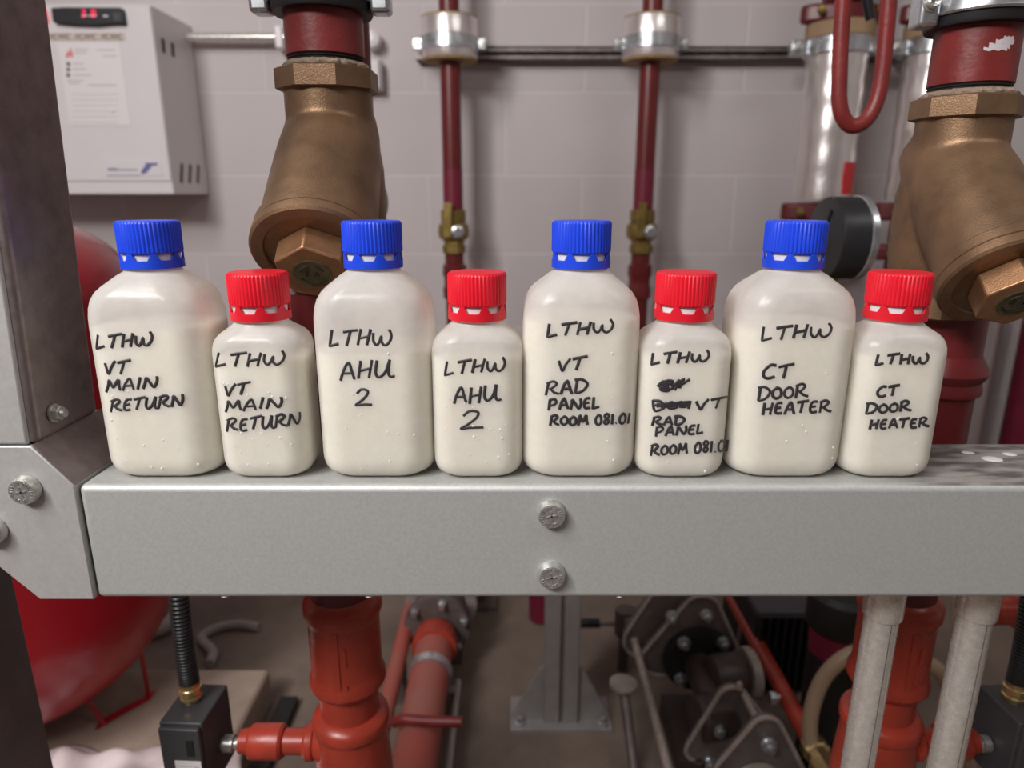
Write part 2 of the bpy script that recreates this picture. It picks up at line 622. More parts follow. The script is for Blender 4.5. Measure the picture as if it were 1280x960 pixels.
o = part('post_section', lean(MB().box(PX - .085, PX, .4105, .477, z0, 1.62)), 'galv_dark', post)  # shaded side put into the colour; same steel as the lip
bevel(o, .004, 4)
o = part('front_lip', lean(MB().box(PX - .087, PX - .005, .4085, .412, z0, 1.62)), 'galv', post, 'front lip in the lit steel colour')
bevel(o, .002, 3)
p = at(62, 518, .428); p = Vector((PX + .0012, .428, p.z + .001))
m = MB()
m.lathe(p, (1, 0, 0), [(.0062, 0), (.0062, .0012)], 20)
m.lathe(p, (1, 0, 0), [(.005, .0012), (.005, .005), (.0045, .0054)], 6)
m.lathe(p, (1, 0, 0), [(.0028, .005), (.0028, .008)], 12)
part('bolt', m, 'bolt', post)

# lower post further left
lp = at(22, 750, .507)
lower = thing('steel_post', (lp.x - .04, .47, 0), 'dull grey steel post at the lower left corner, below the bracket', 'post')
m = MB()
m.box(lp.x - .08, lp.x, .43, .507, 0, BB + .03)
m.box(lp.x - .001, lp.x + .0015, .43, .452, 0, BB + .03)
o = part('post_section', m, 'post_lower', lower)
bevel(o, .0015, 2)
m = MB(); m.box(lp.x - .13, lp.x + .03, .39, .55, 0, .008)
part('foot_plate', m, 'post_lower', lower)


# conduits under the beam
for i, (u0, u1, lb) in enumerate(((1104, 1078, 'left of the two galvanised conduits standing under the beam'),
                                  (1221, 1193, 'right of the two galvanised conduits standing under the beam'))):
    x = at(u0, 760, .447).x
    c = thing('steel_conduit', (x, .447, .3), lb, 'conduit', 'conduits under the beam')
    part('tube', MB().cyl((x, .447, .3), (x, .447, BB - .004), .0118, 32), 'conduit', c)
    part('coupling', MB().lathe((x, .447, BB - .038), (0, 0, 1), [(.0120, 0), (.0134, .001), (.0138, .003), (.0138, .0375)], 32), 'conduit', c)
    part('seam', MB().box(x + .0008, x + .0013, .447 - .0120, .447 - .0113, .3, BB - .038), 'galv_dark', c)
    part('base_flange', MB().bcyl((x, .447, .294), (x, .447, .302), .022), 'conduit', c)
    m = MB(); m.box(x - .02, x + .02, .43, .464, 0, .294)
    part('pedestal', m, 'post_lower', c)

# ------------------------------------------------------------------ bottles
KINDS = {
    'large': dict(hw=.0374, hd=.031, r=.019, H=.1650, capz=.1355, cap='cap_blue',
                  prof=[(0, -.0098), (.0004, -.0078), (.0013, -.0056), (.0027, -.0037), (.0048, -.0020), (.0075, -.0009), (.011, -.0002), (.015, 0), (.06, .0), (.100, 0), (.106, -.0003),
                        (.112, -.0012), (.1170, -.0028), (.1215, -.0055), (.1250, -.0090), (.1282, -.0130), (.1312, -.0165), (.1336, -.0200), (.1352, -.0209), (.138, -.0209)]),
    'small': dict(hw=.0293, hd=.0245, r=.015, H=.1335, capz=.1035, cap='cap_red',
                  prof=[(0, -.0092), (.0004, -.0073), (.0012, -.0052), (.0025, -.0034), (.0045, -.0018), (.007, -.0008), (.010, -.0002), (.0135, 0), (.05, .0), (.083, 0), (.0870, -.0004),
                        (.0905, -.0014), (.0933, -.0030), (.0956, -.0053), (.0975, -.0080), (.0994, -.0105), (.1012, -.0122), (.1025, -.0128), (.105, -.0128)]),
}


def rrect(hw, hd, r, n=14):
    pts = []
    r = min(r, hw, hd)
    for cx, cy, a0 in ((hw - r, hd - r, 0), (-(hw - r), hd - r, 90), (-(hw - r), -(hd - r), 180), (hw - r, -(hd - r), 270)):
        for k in range(n):
            a = R(a0 + 90 * k / (n - 1))
            pts.append((cx + r * math.cos(a), cy + r * math.sin(a)))
    return pts


def bottle_shell(K, inset=0, ztop=None):
    m = MB()
    rings = []
    top = K['prof'][-1][1]
    neck = K['hw'] + top
    for z, d in K['prof']:
        f = d / top if z > K['hd'] else 0        # 0 on the straight body, 1 at the neck
        hw = K['hw'] + d - inset
        hd = (K['hd'] + d if f <= 0 else K['hd'] + (neck - K['hd']) * (f ** 1.35)) - inset
        r = (K['r'] if f <= 0 else K['r'] + (neck - K['r']) * (f ** .8)) - inset
        rings.append((z, hw, hd, r))
    if inset:
        rings = [(max(z, inset), a, b, c) for z, a, b, c in rings if z < ztop] + [None]
        rings[-1] = (ztop,) + rings[-2][1:]
    vs, fs = [], []
    for z, a, b, c in rings:
        vs += [(x, y, z) for x, y in rrect(a, b, c)]
    n = len(rrect(1, 1, .5))
    for i in range(len(rings) - 1):
        for k in range(n):
            k2 = (k + 1) % n
            fs.append((i * n + k, i * n + k2, (i + 1) * n + k2, (i + 1) * n + k))
    fs.append(tuple(range(n))[::-1])
    fs.append(tuple((len(rings) - 1) * n + k for k in range(n)))
    return m.add(vs, fs)


def cap_mesh(H, zc):
    m = MB()
    n = 192
    z1 = zc + .0094
    prof = [(.0160, z1), (.0181, z1), (.0184, z1 + .0006), ('rib', z1 + .0012), ('rib', H - .0016), (.0183, H - .0007), (.0176, H - .0001), (.0160, H), (.0003, H)]
    vs, fs = [], []
    for r, z in prof:
        for k in range(n):
            a = 2 * math.pi * k / n
            if r == 'rib':
                rr = (.01835, .01885, .0190, .01875)[k % 4]
            else:
                rr = r
            vs.append((rr * math.cos(a), rr * math.sin(a), z))
    for i in range(len(prof) - 1):
        for k in range(n):
            k2 = (k + 1) % n
            fs.append((i * n + k, i * n + k2, (i + 1) * n + k2, (i + 1) * n + k))
    fs.append(tuple(range(n))[::-1])
    return m.add(vs, fs)


def ring_mesh(zc):
    """tamper band: solid hoop below, tapering teeth joining it to the cap."""
    m = MB()
    r0, r1 = .0178, .0189
    m.ring((0, 0, 0), (0, 0, 1), r0, r1, zc + .0002, zc + .0054, 72)
    nt = 8
    for k in range(nt):
        a = 2 * math.pi * (k + .25) / nt
        wb, wt = .22, .075
        vs = []
        for rr in (r0, r1 - .0001):
            for z, wd in ((zc + .0050, wb), (zc + .0098, wt)):
                for q in (-1, 0, 1):
                    vs.append((rr * math.cos(a + q * wd / 1), rr * math.sin(a + q * wd / 1), z))
        fs = []
        for q in (0, 1):
            fs += [(q, q + 1, q + 4, q + 3), (6 + q, 9 + q, 10 + q, 7 + q)]
            fs += [(q, 6 + q, 7 + q, q + 1), (3 + q, 4 + q, 10 + q, 9 + q)]
        fs += [(0, 3, 9, 6), (2, 8, 11, 5)]
        m.add(vs, fs)
    return m


FONT = {
    'L': (.68, [[(.1, 1), (0, .08), (.12, .02), (.8, .14)]]),
    'T': (.85, [[(-.05, .86), (.5, .93), (1.05, .98)], [(.5, .95), (.42, .5), (.3, 0)]]),
    'H': (.8, [[(.12, 1), (0, 0)], [(.9, 1), (.72, 0)], [(.02, .42), (.85, .55)]]),
    'W': (1.15, [[(0, .8), (.02, .3), (.2, .04), (.36, .25), (.45, .6), (.48, .22), (.68, .02), (.92, .25), (1.0, .65), (.86, 1.02)]]),
    'V': (.75, [[(0, .85), (.18, .4), (.38, .03), (.6, .5), (.95, .95)]]),
    'M': (1.0, [[(.02, 0), (.12, .5), (.16, .95), (.36, .5), (.5, .4), (.78, .95), (.84, .5), (.95, .05)]]),
    'A': (.85, [[(0, 0), (.2, .6), (.48, .98), (.7, .5), (.9, .02)], [(.12, .4), (.85, .38)]]),
    'I': (.3, [[(.5, 1), (.2, 0)]]),
    'N': (1.0, [[(0, .02), (.1, .5), (.14, .88), (.42, .5), (.72, .1), (.9, .5), (.85, .98)]]),
    'R': (.9, [[(.12, .85), (0, 0)], [(-.02, .85), (.45, 1), (.75, .82), (.4, .5), (.2, .45)], [(.3, .48), (.6, .2), (1.02, .06)]]),
    'E': (.7, [[(.85, .92), (.3, .9), (.08, .5), (.2, .08), (.85, .08)], [(.15, .5), (.7, .54)]]),
    'U': (.95, [[(.05, 1), (.02, .3), (.25, .04), (.6, .35), (.78, 1)], [(.78, 1), (.76, .3), (.9, .04), (1.15, .08)]]),
    'P': (.8, [[(.1, .95), (.02, 0)], [(0, .9), (.55, .98), (.8, .72), (.5, .48), (.08, .42)]]),
    'D': (.9, [[(.14, .95), (.04, 0)], [(-.08, .95), (.5, .96), (.95, .6), (.6, .12), (.02, .0)]]),
    'O': (.75, [[(.5, .78), (.12, .62), (.05, .25), (.4, .02), (.85, .2), (.85, .6), (.5, .8), (.35, .74)]]),
    'C': (.85, [[(.92, .92), (.5, .96), (.1, .55), (.15, .15), (.5, .02), (.88, .12)]]),
    '0': (.7, [[(.5, .95), (.1, .65), (.12, .2), (.5, .02), (.88, .3), (.8, .8), (.5, .96), (.3, .9)]]),
    '8': (.65, [[(.8, .9), (.4, .98), (.2, .72), (.6, .48), (.8, .2), (.45, .02), (.15, .2), (.45, .5), (.85, .75), (.7, .95)]]),
    '1': (.3, [[(.5, 1), (.3, 0)]]),
    '2': (.9, [[(.05, .75), (.3, 1), (.7, .9), (.65, .6), (.35, .3), (.0, .03), (.4, .06), (1.02, .02)]]),
    '.': (.25, [[(.3, .04), (.5, .1)]]),
    ' ': (.45, []),
    '#': (1.0, [[(0, .5), (.2, .9), (.4, .1), (.1, .3), (.5, .8), (.3, .9), (.05, .6), (.45, .2), (.5, .6), (.15, .7), (.35, .3)],
                [(.6, .1), (.75, .9), (.6, .5), (.9, .95), (.7, .4), (1.1, .9)], [(.5, .6), (.8, .3), (.7, .75), (.95, .6)]]),
    '=': (2.0, [[(0, .95), (.06, .05), (.3, .3), (.2, .8), (0, .9)], [(.3, .35), (.5, .7), (.65, .3), (.45, .2), (.35, .5)], [(.6, .4), (.75, .7), (.88, .3), (.7, .3)], [(.95, .1), (1, .75)],
                [(.02, .52), (.5, .6), (1.0, .66)], [(.1, .42), (.5, .5), (1.0, .58)], [(.1, .62), (.6, .5), (1.0, .5)], [(.2, .36), (.6, .42), (.96, .46)]]),
}


def write(m, K, bx, by, text, u0, u1, b0, b1, h, r=.00092):
    gap = .13
    tot = sum(FONT[c][0] for c in text) + gap * (len(text) - 1)
    hw, hd, rc = K['hw'], K['hd'], K['r']

    def proj(u, v):
        Y = by - hd
        for _ in range(8):
            p = at(u, v, Y)
            xl = min(max(p.x - bx, -hw + .0002), hw - .0002)
            e = max(abs(xl) - (hw - rc), 0)
            Y = by - (hd - rc) - math.sqrt(max(rc * rc - e * e, 0)) - .00012
        return at(u, v, Y)
    pos = 0
    for c in text:
        wd, strokes = FONT[c]
        sh, dy = rnd.uniform(.02, .16), rnd.uniform(-.06, .06)
        for st in strokes:
            P = spline([(x, y, 0) for x, y in st], 5)
            pts = []
            for q in P:
                t = (pos + q.x * wd + sh * (q.y - .5) * .7 + rnd.uniform(-.004, .004)) / tot
                u = u0 + (u1 - u0) * t
                v = b0 + (b1 - b0) * t - h * (q.y + dy + rnd.uniform(-.008, .008))
                pts.append(proj(u, v))
            nrm = Vector(((pts[0].x - bx) * .2 / hw, -1, 0))
            m.tube(pts, r * rnd.uniform(.9, 1.12), 8, flat=nrm)
        pos += wd + gap


BOTTLES = [
    ('large', 201, 'VT MAIN RETURN', 'leftmost large frosted sample bottle with blue cap, handwritten LTHW VT MAIN RETURN', .100,
     [('LTHW', 121, 190, 436, 431, 17), ('VT', 131, 162, 469, 466, 17), ('MAIN', 133, 198, 490, 485, 15), ('RETURN', 139, 230, 515, 507, 15)]),
    ('small', 333, 'VT MAIN RETURN', 'small frosted sample bottle with red cap, handwritten LTHW VT MAIN RETURN', .080,
     [('LTHW', 271, 355, 459, 456, 17), ('VT', 281, 312, 495, 492, 15), ('MAIN', 282, 354, 515, 509, 14), ('RETURN', 284, 376, 540, 531, 16)]),
    ('large', 467, 'AHU 2', 'large frosted sample bottle with blue cap, handwritten LTHW AHU 2', .085,
     [('LTHW', 413, 489, 432, 432, 20), ('AHU', 426, 491, 475, 471, 22), ('2', 445, 465, 506, 505, 20)]),
    ('small', 596, 'AHU 2', 'small frosted sample bottle with red cap, handwritten LTHW AHU 2', .081,
     [('LTHW', 557, 631, 468, 464, 17), ('AHU', 568, 624, 505, 501, 20), ('2', 577, 605, 536, 534, 22)]),
    ('large', 724, 'VT RAD PANEL', 'large frosted sample bottle with blue cap, handwritten VT RAD PANEL ROOM 081.01', .105,
     [('LTHW', 685, 766, 420, 416, 16), ('VT', 698, 733, 464, 461, 16), ('RAD', 683, 735, 493, 491, 17), ('PANEL', 686, 751, 513, 510, 14), ('ROOM 081.01', 688, 788, 532, 530, 13)]),
    ('small', 851, 'VT RAD PANEL', 'small frosted sample bottle with red cap and words crossed out above RAD PANEL', .083,
     [('LTHW', 815, 886, 456, 452, 14), ('#', 822, 858, 491, 488, 15), ('=', 816, 863, 515, 513, 15), ('VT', 870, 908, 513, 509, 13), ('RAD', 816, 856, 532, 531, 11), ('PANEL', 820, 881, 546, 542, 12), ('ROOM 081.01', 814, 911, 569, 564, 14)]),
    ('large', 985, 'CT DOOR HEATER', 'rightmost large frosted sample bottle with blue cap, handwritten CT DOOR HEATER', .1,
     [('LTHW', 953, 1039, 425, 421, 17), ('CT', 953, 992, 475, 471, 17), ('DOOR', 948, 1010, 500, 496, 17), ('HEATER', 954, 1039, 519, 515, 15)]),
    ('small', 1112, 'CT DOOR HEATER', 'rightmost small frosted sample bottle with red cap, handwritten CT DOOR HEATER', .083,
     [('LTHW', 1096, 1160, 456, 454, 13), ('CT', 1096, 1124, 496, 494, 13), ('DOOR', 1083, 1139, 517, 514, 13), ('HEATER', 1088, 1161, 537, 534, 12)]),
]
XS = [-.2315, -.1625, -.0893, -.0224, .0444, .1113, .1810, .2482]
capmesh, ringmesh = {}, {}
for kind, K in KINDS.items():
    capmesh[kind] = cap_mesh(K['H'], K['capz']).mesh('screw_cap', angle=25)
    ringmesh[kind] = ring_mesh(K['capz']).mesh('tamper_ring', angle=30)
    capmesh[kind].materials.append(M[K['cap']])
    ringmesh[kind].materials.append(M[K['cap']])
    K['neck'] = MB().lathe((0, 0, K['capz'] - .003), (0, 0, 1), [(.0150, 0), (.0166, .001), (.0168, .003), (.0168, .012)], 48).mesh('neck')
    K['neck'].materials.append(M['neck'])
    K['shell'] = bottle_shell(K).mesh('bottle_body', angle=60)
    K['shell'].materials.append(M['poly'])


def link_child(name, me, parent):
    o = bpy.data.objects.new(name, me)
    COL.objects.link(o)
    o.parent = parent
    return o


for i, (kind, u, _, lab, fill, lines) in enumerate(BOTTLES):
    K = KINDS[kind]
    front = .4175
    x = XS[i]
    by = front + K['hd']
    b = thing('sample_bottle', (x, by, BT + .0002), lab, 'bottle', 'row of sample bottles on the beam')
    link_child('bottle_body', K['shell'], b)
    wme = bottle_shell(K, .0014, fill).mesh('water', angle=50)
    wme.materials.append(M['water'])
    link_child('water', wme, b)
    link_child('neck', K['neck'], b)
    spin = rnd.uniform(0, 1)
    cp = link_child('screw_cap', capmesh[kind], b); cp.rotation_euler.z = spin
    tr = link_child('tamper_ring', ringmesh[kind], b); tr.rotation_euler.z = spin
    m = MB()
    for L in lines:
        write(m, K, x, by, *L)
    part('handwriting', m, 'ink', b, angle=60)
    # water droplets clinging to the front
    m = MB()
    for _ in range({0: 16, 1: 26, 2: 14, 3: 26, 4: 5, 5: 5, 6: 8, 7: 5}[i]):
        xx = rnd.uniform(-K['hw'] + K['r'] * .5, K['hw'] - K['r'] * .5)
        zz = rnd.uniform(.006, K['capz'] - .035) if rnd.random() < .7 else rnd.uniform(.008, .035)
        e = max(abs(xx) - (K['hw'] - K['r']), 0)
        yy = -(K['hd'] - K['r']) - math.sqrt(K['r'] ** 2 - e * e)
        rr = rnd.uniform(.0004, .0009)
        m.ball((x + xx, by + yy, BT + zz), rr, 8, 6, (1, .5, 1.1))
    part('water_droplets', m, 'water_clear', b)['kind'] = 'stuff'


# ------------------------------------------------------------------ Y-strainers with their pipes
def octo(m, o, z0, z1, af):
    R8 = af / 2 / math.cos(math.pi / 8)
    b = .0012
    return m.lathe((o[0], o[1], 0), (0, 0, 1), [(R8 - b * 2, z0), (R8, z0 + b), (R8, z1 - b), (R8 - b * 2, z1)], 8)


def remesh(o, vox, it=6):
    r = o.modifiers.new('remesh', 'REMESH')
    r.mode = 'VOXEL'
    r.voxel_size = vox
    r.use_smooth_shade = True
    s_ = o.modifiers.new('smooth', 'SMOOTH')
    s_.factor = .5
    s_.iterations = it


def strainer(ax, ay, lab, dx, clamp_lab, pipe_lab, roll, dz, cz):
    E = EYE + dz
    st = thing('y_strainer', (ax, ay, E - .079), lab, 'strainer', 'bronze strainers behind the bottles')
    d = Vector((dx, -.74, -.672)).normalized()
    P0 = Vector((ax, ay, E + .038))
    m = MB()
    m.lathe((ax, ay, E), (0, 0, 1), [(.034, -.068), (.036, -.055), (.0395, -.04), (.041, -.025), (.0415, 0), (.041, .02), (.0385, .036), (.0352, .05), (.0342, .058), (.0342, .085)], 48)
    m.lathe(P0 - d * .03, d, [(.034, 0), (.038, .02), (.0405, .05), (.0418, .09), (.0425, .136)], 48)
    remesh(part('strainer_body', m, 'bronze', st), .0016, 8)
    part('hex_collar', octo(MB(), (ax, ay), E + .078, E + .0945, .0745), 'bronze', st, 'upper octagonal collar', angle=20)
    part('hex_collar', octo(MB(), (ax, ay), E - .079, E - .062, .0745), 'bronze', st, 'lower octagonal collar', angle=20)
    P1 = P0 + d * .118
    m = MB()
    m.lathe(P1, d, [(.0435, -.0165), (.0452, -.0155), (.0456, -.0142)], 56)
    cap = part('end_cap', MB().lathe(P1, d, [(.040, -.018), (.0440, -.0178), (.0452, -.0165), (.0452, -.0092), (.0444, -.0086), (.0444, -.0080), (.0458, -.0074), (.0458, -.001), (.0440, .0008), (.0362, .0008), (.0352, -.0004), (.0352, -.0012), (.0001, -.0012)], 64), 'bronze', st, 'bronze screwed end cap')
    X, Y, D = frame(d)
    Rh = .0268
    pts = []
    for k in range(6):
        a = roll + k * math.pi / 3
        pts.append(P1 + X * (Rh * math.cos(a)) + Y * (Rh * math.sin(a)) - D * .0015)
    o = part('hex_plug', MB().prism(pts, D * .0205), 'bronze_plug', cap, angle=20)
    bevel(o, .0012, 2, 30)
    top = P1 + D * .0190
    part('badge', MB().lathe(top, D, [(.0138, -.0005), (.0138, .0004), (.0126, .0005), (.0122, .0001), (.0001, .0001)], 40), 'badge', cap, 'olive round maker badge')
    mk = MB()
    for a0, a1, rr in ((200, 340, .0095), (100, 165, .0085), (20, 75, .0085)):
        P = [top + D * .0004 + X * (rr * math.cos(R(a))) + Y * (rr * math.sin(R(a))) for a in range(a0, a1 + 1, 9)]
        mk.tube(P, .0007, 6)
    mk.tube([top + D * .0004 + X * .001 + Y * -.002, top + D * .0004 + X * .003 + Y * .002, top + D * .0004 + X * .0045 + Y * -.001], .0007, 6)
    mk.tube([top + D * .0004 + X * -.004 + Y * -.002, top + D * .0004 + X * -.003 + Y * .003], .0007, 6)
    part('badge_marks', mk, 'badge_dark', cap)
    # pipe above
    pi = thing('red_pipe', (ax, ay, E + .0946), pipe_lab, 'pipe', 'red pipes into the strainers')
    part('pipe_tube', MB().cyl((ax, ay, E + .1035), (ax, ay, E + .62), .0302, 48), 'red_old', pi)
    m = MB()
    prof = [(.0290, .0975)]
    for k in range(5):
        prof += [(.0297, .0975 + k * .0018 + .0002), (.0286, .0975 + k * .0018 + .0011)]
    prof += [(.0298, .1072)]
    m.lathe((ax, ay, E), (0, 0, 1), prof, 48)
    part('pipe_thread', m, 'thread', pi, 'dark bare thread')
    m = MB()
    for k in range(60):
        pass
    pr = []
    n = 64
    vs, fs = [], []
    for j, (r_, z_) in enumerate(((.0295, .0945), (.0335, .0945), (.0338, .0962), (.0315, .0985), (.0292, .0992))):
        for k in range(n):
            a = 2 * math.pi * k / n
            jit = 1 + (.025 * math.sin(k * 1.7) + .02 * math.sin(k * 3.1 + 1)) * (j in (2, 3))
            vs.append((ax + r_ * jit * math.cos(a), ay + r_ * jit * math.sin(a), E + z_ + (.0006 * math.sin(k * 2.3) if j in (2, 3) else 0)))
    for j in range(4):
        for k in range(n):
            k2 = (k + 1) % n
            fs.append((j * n + k, j * n + k2, (j + 1) * n + k2, (j + 1) * n + k))
    m.add(vs, fs)
    part('jointing_hemp', m, 'paste', pi, 'pale jointing paste and hemp')
    if dz:
        m = MB()
        r_ = .0304
        for a0, a1, za, zb_ in ((-112, -80, .124, .1262), (-106, -76, .1255, .129), (-98, -70, .1285, .1315), (-88, -72, .131, .1335)):
            vs, fs = [], []
            for k in range(9):
                a = R(a0 + (a1 - a0) * k / 8)
                wob = .0006 * math.sin(k * 2.1 + a0)
                for z_ in (za + wob, zb_ + wob):
                    for q in (r_, r_ - .0006):
                        vs.append((ax + q * math.cos(a), ay + q * math.sin(a), E + z_))
            for k in range(8):
                o4 = 4 * k
                fs += [(o4, o4 + 4, o4 + 6, o4 + 2), (o4 + 1, o4 + 3, o4 + 7, o4 + 5), (o4, o4 + 1, o4 + 5, o4 + 4), (o4 + 2, o4 + 6, o4 + 7, o4 + 3)]
            fs += [(0, 2, 3, 1), (32, 33, 35, 34)]
            m.add(vs, fs)
        part('bare_scuff', m, 'label_grey', pi, 'pale scuff in the paint')
    # clamp round the pipe
    zc = EYE + .1335 + cz
    cl = thing('pipe_clamp', (ax, ay, zc), clamp_lab, 'clamp', 'zinc clamps at the top edge')
    part('rubber_lining', MB().lathe((ax, ay, zc), (0, 0, 1), [(.0304, 0), (.0375, 0), (.0385, .002), (.0385, .0355), (.0304, .0355)], 56), 'rubber', cl)
    part('band', MB().lathe((ax, ay, zc), (0, 0, 1), [(.0384, .0075), (.0402, .0075), (.041, .009), (.0402, .012), (.0402, .026), (.041, .031), (.0402, .033), (.0384, .033)], 56), 'zinc', cl)
    for sx in (-1, 1):
        o = part('lug', MB().box(*sorted((ax + sx * .038, ax + sx * .0535)), ay - .0125, ay + .006, zc + .000, zc + .033), 'zinc', cl)
        bevel(o, .003, 3)
        m = MB()
        c = Vector((ax + sx * .047, ay - .0125, zc + .016))
        m.lathe(c, (0, -1, 0), [(.0062, 0), (.0062, .0015), (.0048, .0015), (.0048, .005), (.0035, .006), (.0012, .0035)], 24)
        part('clamp_screw', m, 'bolt', cl)
    return st


SY = .59
LX, RX = at(406, 50, SY).x, .3635
strainer(LX, SY, 'left bronze Y strainer with hexagon plug, hanging behind blue and red caps', .04,
         'zinc pipe clamp at top edge above the left bronze strainer', 'short red pipe between clamp and left bronze strainer', R(33), 0, 0)
strainer(RX, SY, 'right bronze Y strainer with hexagon plug, beside the black gauge', -.02,
         'zinc pipe clamp in the top right corner of the photo', 'short red pipe between clamp and right bronze strainer', R(44), -.0205, -.010)


def riser(ax, lab, box_side, ztop):
    """painted pipe from below the strainer down to the floor with coupling and tee."""
    Y = SY

    def zz(v):
        return at(640, v, Y).z
    r = thing('red_riser', (ax, Y, 0), lab, 'pipe', 'red risers under the strainers')
    part('pipe_tube', MB().cyl((ax, Y, zz(760)), (ax, Y, EYE + ztop), .0300, 48), 'maroon', r, 'darker red pipe behind the bottles')
    # swaged ring behind the bottles
    zr = zz(466)
    part('pipe_ring', MB().lathe((ax, Y, zr), (0, 0, 1), [(.0302, -.018), (.034, -.015), (.0345, -.012), (.033, -.004), (.036, 0), (.0375, .004), (.036, .009), (.031, .017), (.0302, .02)], 48), 'maroon', r)
    a, b = zz(752), zz(850)
    prof = [(.030, a + .012), (.0345, a + .009), (.0375, a + .004), (.0378, a - .006), (.0352, a - .012), (.0345, a - .016),
            (.0345, b + .020), (.0352, b + .016), (.0375, b + .010), (.0378, b + .004), (.0350, b - .001), (.031, b - .005)]
    cp = part('coupling', MB().lathe((ax, Y, 0), (0, 0, 1), prof, 48), 'red_riser', r)
    m = MB()
    for q in range(2):
        z_ = (zz(795), zz(838))[q]
        m.box(ax + .006, ax + .0085, Y - .0352, Y - .033, z_ - .009, z_ + .009)
    m.box(ax - .004, ax + .002, Y - .0358, Y - .033, b + .012, a - .012)
    part('cast_rib', m, 'red_riser', cp)
    part('nipple', MB().cyl((ax, Y, zz(905)), (ax, Y, b), .0292, 48), 'red_riser', r)
    t = zz(893)
    prof = [(.0292, t + .009), (.0315, t + .008), (.0370, t + .004), (.0385, t + .001), (.0388, t - .006), (.0380, t - .009), (.0362, t - .011), (.0360, t - .016), (.039, t - .06), (.0405, t - .12), (.037, t - .14), (.031, t - .15), (.030, t - .17), (.030, 0)]
    part('tee', MB().lathe((ax, Y, 0), (0, 0, 1), prof, 48), 'red_riser', r)
    bz = zz(922)
    s = box_side
    m = MB()
    m.lathe((ax, Y - .005, bz), (s, 0, 0), [(a_, b_ if s < 0 else b_ * .86) for a_, b_ in [(.022, .018), (.020, .030), (.0165, .036), (.0185, .038), (.0190, .044), (.0165, .047), (.0130, .048), (.0128, .068), (.0155, .069), (.0178, .072), (.0178, .100), (.0165, .103), (.0130, .105), (.0118, .114)]], 32)
    part('branch', m, 'red_riser', r)
    return bz


zb = riser(at(437, 870, SY).x, 'left red painted riser with coupling and tee, below the beam', -1, -.0795)
riser(.378, 'right red painted riser behind the two galvanised conduits', 1, -.1)


# sensors on the riser branches
def sensor(bx, by, bz, s, lab, conlab, ang, sl):
    r = thing('flow_sensor', (bx, by, bz - .034), lab, 'sensor', 'charcoal flow sensors on the risers')
    rot = Matrix.Rotation(ang, 3, 'Z')
    o = part('housing', MB().obox((bx, by, bz + .008), (.043, .056, .084), rot), 'grey_box', r)
    bevel(o, .002, 3)
    o = part('lid', MB().obox(Vector((bx, by, bz + .008)) + rot @ Vector((0, -.0305, 0)), (.040, .006, .078), rot), 'grey_box', r)
    bevel(o, .0015, 2)
    m = MB().obox(Vector((bx, by, bz + .008)) + rot @ Vector((-.010 * -s * -1, -.0338, .018)), (.007, .001, .018), rot)
    part('window', m, 'black', r)
    m = MB().obox(Vector((bx, by, bz + .008)) + rot @ Vector((.006, -.0340, -.008)), (.026, .0008, .022), rot)
    lb = part('rating_label', m, 'paper', r, 'white rating label')
    m = MB()
    for k in range(3):
        m.obox(Vector((bx, by, bz + .008)) + rot @ Vector((.003, -.0346, -.002 - k * .005)), (.014, .0004, .001), rot)
    m.obox(Vector((bx, by, bz + .008)) + rot @ Vector((.014, -.0346, -.004)), (.005, .0004, .004), rot)
    part('label_print', m, 'label_grey', lb)
    part('spigot', MB().lathe((bx + s * -.018, by, bz), (-s, 0, 0), [(.006, 0), (.006, sl * .3), (.0088, sl * .3), (.0088, sl * .75), (.006, sl * .8), (.006, sl)], 12), 'bolt', r, 'steel spigot')
    # gland and flexible conduit
    g = Vector((bx - .004, by + .004, bz + .050))
    gl = part('gland', MB().lathe(g, (0, 0, 1), [(.0085, 0), (.0085, .002), (.0105, .003), (.0110, .006), (.0100, .008), (.0112, .010), (.0112, .016), (.0098, .017), (.0098, .022)], 12), 'brass', r, 'brass cable gland', angle=25)
    P = [g + Vector((0, 0, .019)), g + Vector((.001 * s, .002, .06)), g + Vector((.003 * s, .01, .12)), g + Vector((.004 * s, .022, .22)), g + Vector((.002 * s, .03, .32))]
    c = single('flexible_conduit', MB().tube(spline(P, 60), .0094, 20, ribs=.045), 'black', conlab, 'conduit', 'black flexible conduits')
    return r


sensor(-.3195, .582, zb, -1, 'charcoal plastic flow sensor joined to the left red riser', 'black corrugated conduit running down to the left flow sensor', R(-3), .0225)
sensor(.5105, .582, zb, 1, 'charcoal plastic flow sensor at the lower right edge of photo', 'black corrugated conduit running down at the right edge', R(3), .0165)

# ------------------------------------------------------------------ pipes on the back wall
PY = 1.93


